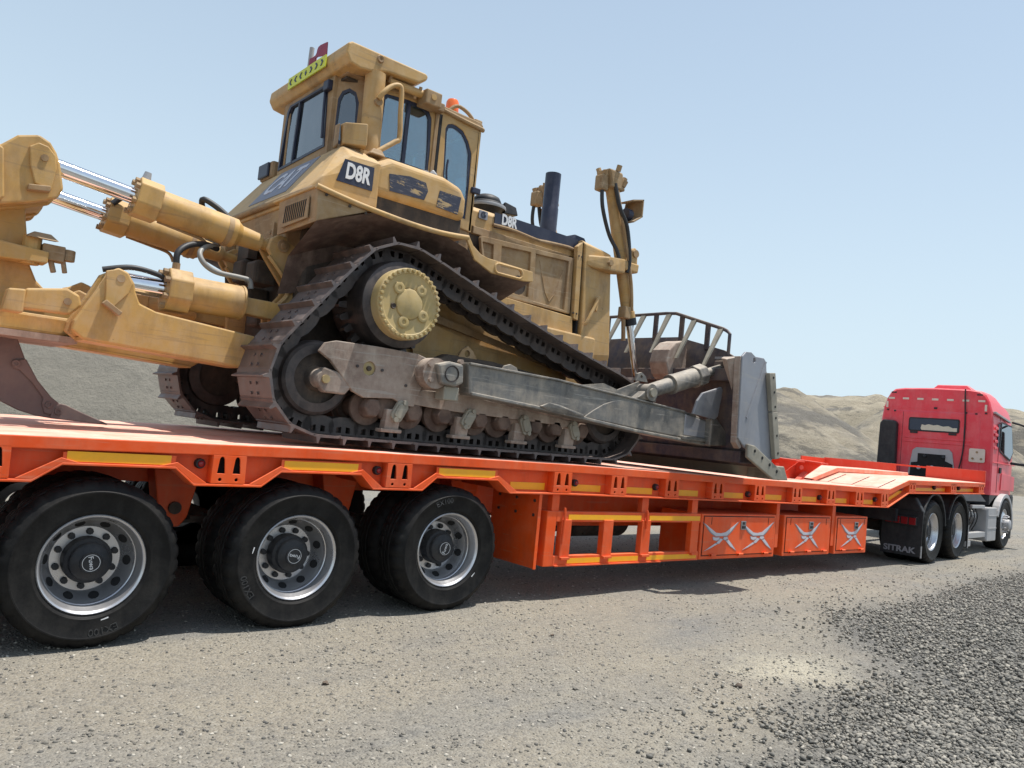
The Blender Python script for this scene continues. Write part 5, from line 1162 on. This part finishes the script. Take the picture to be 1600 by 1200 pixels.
mk('cross_tube', box(-.12, .06, .72, 2.17, 1.94, 2.06), YELR, RP, bev=.02)
mk('beam_underside', box(-.9, -.06, .98, 1.92, 1.885, 1.93), BRN, RP)  # brown coat paints the deck's reddish bounce light onto the yellow beam
for y in (.78, 2.02):
    mk('hinge_link', hull([(-.46, y+a, 2.06) for a in (0, .1)]+[(-.44, y+a, 2.2) for a in (0, .1)]+[(-.2, y+a, 2.245) for a in (0, .1)]+[(-.12, y+a, 2.21) for a in (0, .1)]+[(-.10, y+a, 2.14) for a in (0, .1)]+[(-.16, y+a, 2.07) for a in (0, .1)]), YELR, RP, bev=.015)
    mk('link_pin', cyl((-.19, y-.01, 2.155), (-.19, y+.11, 2.155), .025, n=12), YELB, RP)
    mk('link_lug', hull([(-.56, y-.03, 2.03), (-.44, y-.03, 2.03), (-.44, y-.03, 2.19), (-.54, y-.03, 2.18), (-.56, y+.12, 2.03), (-.44, y+.12, 2.03), (-.44, y+.12, 2.19), (-.54, y+.12, 2.18)]), YELR, RP, bev=.012)
mk('rear_bracket', prism([(-.12, 2.05), (-.08, 2.26), (.0, 2.33), (.08, 2.30), (.12, 2.2), (.3, 2.1)], 1.50, 1.62), YELR, RP, bev=.012)
mk('pin_puller', join(hull([(-.62, y, z) for y in (1.02, 1.2) for z in (2.40, 2.52)]+[(-.30, y, z) for y in (1.02, 1.2) for z in (2.42, 2.50)]), cyl((-.40, 1.1, 2.40), (-.40, 1.1, 2.60), .06, n=14)), YELR, RP, bev=.008)
mk('puller_fitting', join(hull([(x, y, z) for x in (-.34, -.20) for y in (1.04, 1.16) for z in (2.45, 2.56)]), cyl((-.17, 1.1, 2.47), (-.17, 1.1, 2.55), .045, n=12), hull([(-.45, 1.0, 2.58), (-.25, 1.0, 2.58), (-.25, 1.16, 2.60), (-.45, 1.16, 2.60), (-.4, 1.05, 2.63), (-.3, 1.05, 2.63)]), cyl((-.28, 1.08, 2.46), (-.25, 1.08, 2.37), .02, n=8), cyl((-.2, 1.08, 2.46), (-.18, 1.08, 2.38), .018, n=8)), YELB, RP, bev=.006)
SK = sub('ripper_shank', D)
sh = [(-.98, 2.1), (-.40, 2.0), (-.365, 1.885), (-.305, 1.754), (-.21, 1.60), (-.107, 1.475), (-.02, 1.42), (-.06, 1.36), (-.09, 1.335), (-.19, 1.345), (-.30, 1.375), (-.44, 1.44), (-.58, 1.54), (-.72, 1.70), (-.85, 1.9)]
mk('shank', prism(sh, 1.39, 1.47), SHANK, SK, bev=.008)
pr = [(-.39, 1.70), (-.33, 1.745), (-.30, 1.75), (-.21, 1.605), (-.107, 1.49), (-.05, 1.45), (-.10, 1.36), (-.14, 1.37), (-.165, 1.44), (-.16, 1.48), (-.24, 1.58), (-.33, 1.665), (-.375, 1.675)]
mk('protector', prism(pr, 1.365, 1.495), SHANK, SK, bev=.008)
tpp = [(-.10, 1.335), (-.095, 1.375), (-.08, 1.43), (-.045, 1.45), (-.01, 1.445), (.10, 1.40), (.30, 1.325), (.285, 1.318), (.1, 1.328)]
mk('tip', prism(tpp, 1.362, 1.498), SHANK, SK, bev=.008)
for x, z in ((-.36, 1.71), (-.12, 1.435), (-.055, 1.39)):
    mk('retaining_pin', lathe([(0, -.003), (.012, -.003), (.014, -.012), (.024, -.012), (.028, .01)], (x, 1.36, z), 14), SHANK, SK, smooth=40)
# rear bracket plates on the tractor
for y in (.93, 1.90):
    b = sub('rear_mount', D)
    bp = [(1.19, 2.86), (1.215, 2.95), (1.27, 2.99), (1.36, 2.985), (1.75, 2.88), (1.85, 2.3), (1.36, 2.2), (1.28, 2.24), (1.27, 2.36), (1.34, 2.44), (1.40, 2.52), (1.40, 2.6), (1.24, 2.79)]
    mk('mount_plate', prism(bp, y-.03, y+.02), YELR if False else YEL, b, bev=.012)
    mk('mount_plate', prism(bp, y+.12, y+.16), YEL, b, bev=.012)
    mk('mount_edge', tube([(1.21, y-.03, 2.80), (1.38, y-.03, 2.62), (1.40, y-.03, 2.5), (1.28, y-.03, 2.36)], .018, 6, 4), YEL, b)
    mk('mount_pin', lathe([(0, -.02), (.022, -.018), (.026, -.008), (.05, -.006), (.054, .01)], (1.32, y-.035, 2.905), 20), YELB, b, smooth=40)
for x, y, z in ((1.3, 1.25, 2.7), (1.35, 1.5, 2.5), (1.32, 1.62, 2.75), (1.38, 1.3, 2.35)):
    mk('rear_valve', hull([(x+.1*a, y+.12*b_, z+.1*c_) for a in (-1, 1) for b_ in (-1, 1) for c_ in (-1, 1)]), GUN, D, bev=.03)
mk('rear_grille', box(1.26, 1.34, 1.5, 1.75, 2.86, 3.0), GUN, D)
mk('tank_bracket', join(box(1.285, 1.33, 1.06, 1.10, 2.98, 3.12), box(1.285, 1.30, 1.12, 1.15, 3.03, 3.06)), YELB, D)

# ------------------------------------------------------------------ tractor truck (u forward, v to its left, z up, from its own origin)
TZ = .16
K = thing('tractor_truck', 'bright red high roof tractor truck coupled to the front of the orange trailer', 'truck', (12.21, 0, TZ), R(5.5), 0)
def tk(name, vf, mt, par=K, **k):
    return mk(name, ([(a, b, c-TZ) for a, b, c in vf[0]], vf[1]), mt, par, **k)
CBN = sub('cab', K)
def csec(u, top, vin, dz_=0.):
    a = .10+vin; b = 2.24-vin
    L_ = [(a, 1.30), (a, 2.2), (a+.02, 2.72), (a+.045, 2.92), (a+.10, 3.12), (a+.17, top-.10), (a+.26, top-.025), (a+.45, top), (1.19, top+.015), (b-.45, top), (b-.26, top-.025), (b-.17, top-.10), (b-.10, 3.12), (b-.045, 2.92), (b-.02, 2.72), (b, 2.2), (b, 1.30)]
    return [(u, v, z+dz_) for v, z in L_]
tk('cab_shell', loft([csec(3.70, 3.33, .025), csec(3.73, 3.355, 0), csec(4.4, 3.36, 0), csec(5.0, 3.28, .02, -.02), csec(5.5, 3.16, .06, -.07), csec(5.85, 3.02, .12, -.16), csec(5.98, 2.85, .2, -.3)], close=True), RED, CBN, smooth=35)
tk('roof_hatch', hull([(3.95, .55, 3.36), (3.95, 1.35, 3.36), (4.7, .6, 3.36), (4.7, 1.3, 3.36), (4.0, .68, 3.47), (4.0, 1.25, 3.47), (4.5, .7, 3.45), (4.5, 1.25, 3.45)]), RED, CBN, bev=.02)
# rear wall pressing details
UR = 3.70
tk('rear_panel', hull([(UR-.02, v, z) for v, z in ((.35, 1.45), (2.02, 1.45), (2.0, 2.86), (.37, 2.86))]+[(UR+.01, v, z) for v, z in ((.31, 1.4), (2.06, 1.4), (2.04, 2.9), (.33, 2.9))]), RED, CBN, bev=.02)
tk('rear_crease', prism([(.18, 2.925), (2.2, 2.925), (2.2, 2.94), (.18, 2.94)], UR-.006, UR+.01, 'x'), RED, CBN)
for z in (2.30, 2.22): tk('rear_pressing', prism([(.45, z), (1.75, z), (1.7, z+.035), (.5, z+.035)], UR-.034, UR-.015, 'x'), RED, CBN, bev=.008)
for v in (.62, 1.78): tk('panel_seam', box(UR-.0225, UR-.019, v-.003, v+.003, 1.5, 2.85), DARK, CBN)
wv = rrect(.70, 1.66, 2.455, 2.74, .04)
tk('window_rubber', prism(wv, UR-.036, UR-.022, 'x'), BLK, CBN, bev=.004)
tk('rear_window', prism(rrect(.725, 1.635, 2.48, 2.715, .03), UR-.041, UR-.037, 'x'), TINT, CBN)
cu_ = [(.74, 2.485), (1.40, 2.485), (1.42, 2.52), (1.40, 2.60), (1.34, 2.585), (1.27, 2.61), (1.18, 2.59), (1.1, 2.605), (1.0, 2.575), (.9, 2.59), (.82, 2.555), (.74, 2.56)]
tk('curtain', prism(cu_, UR-.0465, UR-.0425, 'x'), CURT, CBN)
for v in (.82, 1.55): tk('window_clip', box(UR-.045, UR-.02, v-.07, v+.07, 2.41, 2.45), BLK, CBN)
for k in range(7):
    v = .34+.283*k; tk('reflector', box(UR-.012, UR+.03, v-.06, v+.06, 3.11, 3.15), REFL, CBN)
for v in (.26, 2.12): tk('reflector', box(UR-.012, UR+.03, v-.02, v+.02, 2.93, 3.06), REFL, CBN)
for v in (.38, 2.0): tk('roof_lamp', box(UR-.004, UR+.02, v-.05, v+.05, 3.24, 3.27), BLK, CBN)
tk('rear_badge', box(UR-.012, UR+.01, 1.14, 1.2, 2.93, 2.97), BLK, CBN)
for v, z in ((.25, 2.89), (.42, 2.87), (.6, 2.88), (2.1, 2.88), (1.95, 2.86)): tk('rear_clip', box(UR-.03, UR, v-.018, v+.018, z-.015, z+.015), BLK, CBN)
tk('cable', tube([(UR-.05, .63, 3.36), (UR-.04, .63, 3.2), (UR-.045, .60, 2.6), (UR-.05, .61, 2.1), (UR-.06, .66, 1.75)], .014, 6, 3), BLK, CBN)
tk('service_plate', prism(rrect(.22, .50, 1.91, 2.18, .03), UR-.05, UR-.022, 'x'), REFL, CBN, bev=.006)
for v, z in ((.36, 2.11), (.28, 1.98), (.43, 1.98)): tk('plate_knob', cyl((UR-.06, v, z), (UR-.048, v, z), .022, n=10), YELB, CBN)
tk('intake_snorkel', hull([(u, v, z) for u in (UR-.16, UR+.0) for v, z in ((1.84, 1.35), (2.22, 1.35), (2.20, 2.58), (1.86, 2.60), (2.14, 2.66), (1.93, 2.65))]), BLK, CBN, bev=.03)
tk('engine_recess', prism([(.72, 1.55), (1.62, 1.55), (1.55, 2.06), (1.48, 2.12), (.86, 2.12), (.80, 2.06)], UR-.045, UR-.021, 'x'), GREY, CBN, bev=.01)
tk('recess_hole', prism([(.76, 1.5), (1.58, 1.5), (1.56, 1.80), (1.44, 1.82), (1.44, 2.0), (.92, 2.0), (.92, 1.88), (.78, 1.82)], UR-.05, UR-.046, 'x'), DARK, CBN)
for k, (v, z) in enumerate(((.95, 1.95), (1.15, 1.72), (1.3, 1.95), (1.4, 1.7), (1.05, 1.62))): tk('air_fitting', cyl((UR-.05, v, z), (UR-.09, v, z+.01), .03+.01*(k % 2), n=10), GREY if k % 2 else BLK, CBN, smooth=40)
# near side of the cab
SD = sub('cab_side', K)
tk('side_gutter', hull([(3.74, .085, 2.90), (3.74, .085, 2.94), (4.95, .09, 2.80), (4.95, .09, 2.84), (3.74, .14, 2.9), (4.95, .14, 2.8), (3.74, .14, 2.94), (4.95, .14, 2.84)]), GREY, SD, bev=.006)
tk('door_gap', box(4.12, 4.135, .096, .102, 1.35, 2.85), DARK, SD)
tk('quarter_window', prism([(4.0, 2.25), (4.12, 2.25), (4.12, 2.72), (4.02, 2.72)], .088, .101), NAVY, SD, bev=.004)
tk('side_window', prism([(4.2, 2.2), (5.05, 2.05), (5.25, 2.2), (5.05, 2.72), (4.25, 2.74)], .086, .1), GLST, SD, bev=.004)
tk('window_rubber', prism([(4.17, 2.17), (5.08, 2.01), (5.3, 2.2), (5.07, 2.75), (4.22, 2.77)], .091, .0995, 'y', [[(4.2, 2.2), (5.05, 2.05), (5.25, 2.2), (5.05, 2.72), (4.25, 2.74)]]), BLK, SD)
tk('door_handle', box(4.22, 4.36, .07, .1, 1.74, 1.86), BLK, SD, bev=.015)
for k in range(4): tk('side_rib', box(3.78, 4.0, .084, .102, 2.20+.13*k, 2.255+.13*k), RED, SD, bev=.012)
tk('belt_crease', box(3.76, 5.5, .09, .102, 1.93, 1.95), RED, SD, bev=.006)
tk('side_panel', prism([(4.4, 1.4), (5.5, 1.4), (5.5, 1.7), (4.45, 1.75)], .085, .1), RED, SD, bev=.01)
mr = sub('mirror', K)
tk('mirror_arm', tube([(5.15, .1, 2.83), (5.35, -.02, 2.80), (5.55, -.22, 2.72), (5.6, -.3, 2.70)], .022, 8, 4), BLK, mr)
tk('mirror_arm', tube([(5.2, .1, 1.98), (5.35, -.05, 1.97), (5.58, -.28, 1.97)], .028, 8, 4), BLK, mr)
tk('mirror_head', hull([(5.56, -.16, 2.0), (5.72, -.16, 2.0), (5.56, -.42, 2.0), (5.72, -.38, 2.0), (5.56, -.16, 2.66), (5.7, -.18, 2.66), (5.56, -.42, 2.66), (5.7, -.38, 2.66)]), BLK, mr, bev=.03)
# front wheel arch
fa = [(4.55+.64*math.cos(R(a)), .70+.64*math.sin(R(a))) for a in range(-8, 165, 10)]
fi = [(4.55+.56*math.cos(R(a)), .70+.56*math.sin(R(a))) for a in range(-8, 165, 10)]
FA = sub('front_wheel_arch', K)
tk('arch_lip', prism(fa+fi[::-1], .0, .13), GREY, FA, bev=.012)
tk('arch_liner', loft([[(a, .06, b) for a, b in fi], [(a, .55, b) for a, b in fi]]), DARK, FA)
tk('arch_skirt', prism([(5.05, .42), (5.30, .42), (5.32, 1.3), (5.12, 1.3), (5.16, .9)], .05, .4), BLK, FA, bev=.01)
tk('cab_step', prism([(3.74, 1.32), (5.6, 1.32), (5.6, 1.2), (5.1, 1.22), (4.55, 1.36), (4.1, 1.24), (3.74, 1.1)], .12, 2.26), BLK, FA)
# chassis
CH = sub('chassis', K)
for v in (.82, 1.62): tk('frame_rail', box(-.9, 5.2, v-.04, v+.04, .78, 1.08), BLK, CH)
tk('fifth_wheel', hull([(.1, v, 1.12) for v in (.75, 1.75)]+[(1.3, v, 1.12) for v in (.75, 1.75)]+[(.0, v, 1.2) for v in (.7, 1.8)]+[(1.3, v, 1.24) for v in (.7, 1.8)]), GUN, CH)
tk('rear_crossbeam', box(-.9, -.8, .3, 2.2, .8, 1.0), BLK, CH)
for u in (0, 1.35): tk('axle', cyl((u, .3, .66), (u, 2.2, .66), .1), GUN, CH, smooth=40)
TYM2 = mesh('tyre', ([(a, b, c) for a, b, c in TYM_V] if False else ([tuple(v.co) for v in TYM.vertices], [tuple(f.vertices) for f in TYM.polygons])), TYRE, 32)
def twheel(u, z, front=False, v=0., flip=1, nm='wheel'):
    w = sub(nm, K); w.location = (u, v+(.033 if flip > 0 else -.033), z-TZ); w.scale.y = flip
    def put(n_, me, rot=0.):
        o = bpy.data.objects.new(n_, me); COL.objects.link(o); o.parent = w; o.rotation_euler = (0, rot, 0); return o
    put('tyre', TYM, .3*u)
    if not front:
        put('rim', RIM); put('hub', HUB)
        for k in range(10): put('hand_hole', HOL, k*math.pi/5)
        t2 = put('inner_tyre', TYM, .1); t2.location.y = .35
    else:
        put('rim', FRIM); put('hub', FHUB)
        for k in range(10): put('wheel_nut', FNUT, k*math.pi/5+.2)
    return w
FRIM = mesh('front_rim', lathe([(.292, .03), (.303, -.006), (.288, -.006), (.279, .02), (.262, .03), (.25, .02), (.225, .0), (.19, -.012), (.10, -.012)], (0, 0, 0), 56), ALU, 30)
FHUB = mesh('front_hub', lathe([(.13, -.01), (.13, -.03), (.11, -.045), (.10, -.11), (.085, -.12), (0, -.12)], (0, 0, 0), 32), GREY, 35)
FNUT = mesh('front_nut', cyl((.168, -.01, 0), (.168, -.085, 0), .02, .015, 8), ALU)
for u in (0, 1.35):
    twheel(u, .665); twheel(u, .665, v=2.36, flip=-1)
twheel(4.56, .735, True); twheel(4.56, .735, True, v=2.36, flip=-1)
# rear guards, flap, lamps
for u in (0, 1.35):
    G_ = sub('mudguard', K)
    o_ = [(u+.615*math.cos(R(a)), .665+.615*math.sin(R(a))) for a in range(8, 173, 11)]
    i_ = [(u+.595*math.cos(R(a)), .665+.595*math.sin(R(a))) for a in range(8, 173, 11)]
    tk('guard_shell', prism(o_+i_[::-1], .0, .62), BLK, G_, bev=.006)
    tk('guard_rib', prism([(u+.63*math.cos(R(a)), .665+.63*math.sin(R(a))) for a in range(8, 173, 11)]+o_[::-1], .0, .03), BLK, G_)
RFL = sub('rear_flap', K)
tk('flap', box(-.65, -.635, -.02, .58, .29, 1.0), BLK, RFL)
tk('flap_frame', hull([(-.66, v, z) for v, z in ((-.03, .98), (.62, .98), (.62, 1.22), (.1, 1.2))]+[(-.55, v, z) for v, z in ((-.03, .98), (.62, .98), (.62, 1.22), (.1, 1.2))]), BLK, RFL, bev=.02)
tk('flap_edge', box(-.655, -.63, -.026, -.012, .28, .46), GREY, RFL)
tk('lettering', onplane(text('SITRAK', .125, .004, .002, 1.15), (-.653, .30, .375), (0, -1, 0), (0, 0, 1)), GRYP, RFL)
tl_ = sub('tail_lamp', K)
tk('housing', box(-.70, -.655, .05, .54, .76, .90), BLK, tl_, bev=.008)
for k in range(4): tk('lens', box(-.712, -.70, .065+.117*k, .165+.117*k, .775, .885), REDP, tl_, bev=.006)
tk('reflex', box(-.716, -.711, .37, .40, .81, .85), WHT, tl_)
# battery box, air tanks and valves between the axles
BXX = sub('battery_box', K)
tk('cover', hull([(u, v, z) for u in (3.32, 3.95) for v in (.02, .55) for z in (.42, 1.06)]+[(3.3, .05, .46), (3.3, .5, .46), (3.3, .05, 1.02), (3.3, .5, 1.02)]), GREY, BXX, bev=.015)
tk('cover_rib', box(3.34, 3.94, .012, .022, .66, .675), GREY, BXX)
tk('cover_rib', box(3.34, 3.94, .012, .022, .90, .915), GREY, BXX)
PQ = sub('air_panel', K)
tk('catwalk', hull([(2.0, .15, 1.16), (2.0, 1.0, 1.16), (3.5, .1, 1.16), (3.5, 1.0, 1.16), (2.25, .25, 1.32), (2.25, 1.0, 1.34), (3.35, .2, 1.34), (3.35, 1.0, 1.36)]), BLK, PQ, bev=.03)
tk('panel_bar', box(2.45, 3.3, .08, .12, 1.04, 1.10), GREY, PQ, bev=.005)
tk('bracket_bar', box(2.05, 3.3, .05, .16, .50, .60), GREY, PQ, bev=.008)
tk('bracket_foot', box(2.0, 2.3, .04, .1, .36, .46), GREY, PQ, bev=.006)
for k in range(2): tk('air_tank', cyl((2.3, .4, .72+.2*k), (3.2, .4, .72+.2*k), .095, n=20), GUN, PQ, smooth=40)
for k, (u, z) in enumerate(((2.35, .86), (2.5, .92), (2.7, .80), (2.9, .9), (2.45, .7), (2.75, .95))):
    tk('valve', hull([(u+a*.07, .2+b*.06, z+c*.05) for a in (-1, 1) for b in (-1, 1) for c in (-1, 1)]), GREY if k % 2 else GUN, PQ, bev=.015)
for k in range(4): tk('air_line', tube([(2.25+.2*k, .14, 1.05), (2.3+.2*k, .1, .9), (2.22+.22*k, .12, .75), (2.35+.2*k, .2, .62)], .011, 6, 4), BLK, PQ)
tk('inner_flap', box(2.02, 2.03, .02, .55, .35, 1.0), BLK, PQ)
tk('inner_flap_edge', box(2.01, 2.035, .012, .022, .34, .75), GREY, PQ)
tk('reservoir', hull([(2.1, .1, .6), (2.3, .1, .6), (2.1, .25, .6), (2.3, .25, .6), (2.12, .12, .80), (2.25, .12, .84), (2.12, .24, .8), (2.25, .24, .84)]), GREY, PQ, bev=.02)

for o in bpy.data.objects:
    if 'abs' in o: del o['abs']
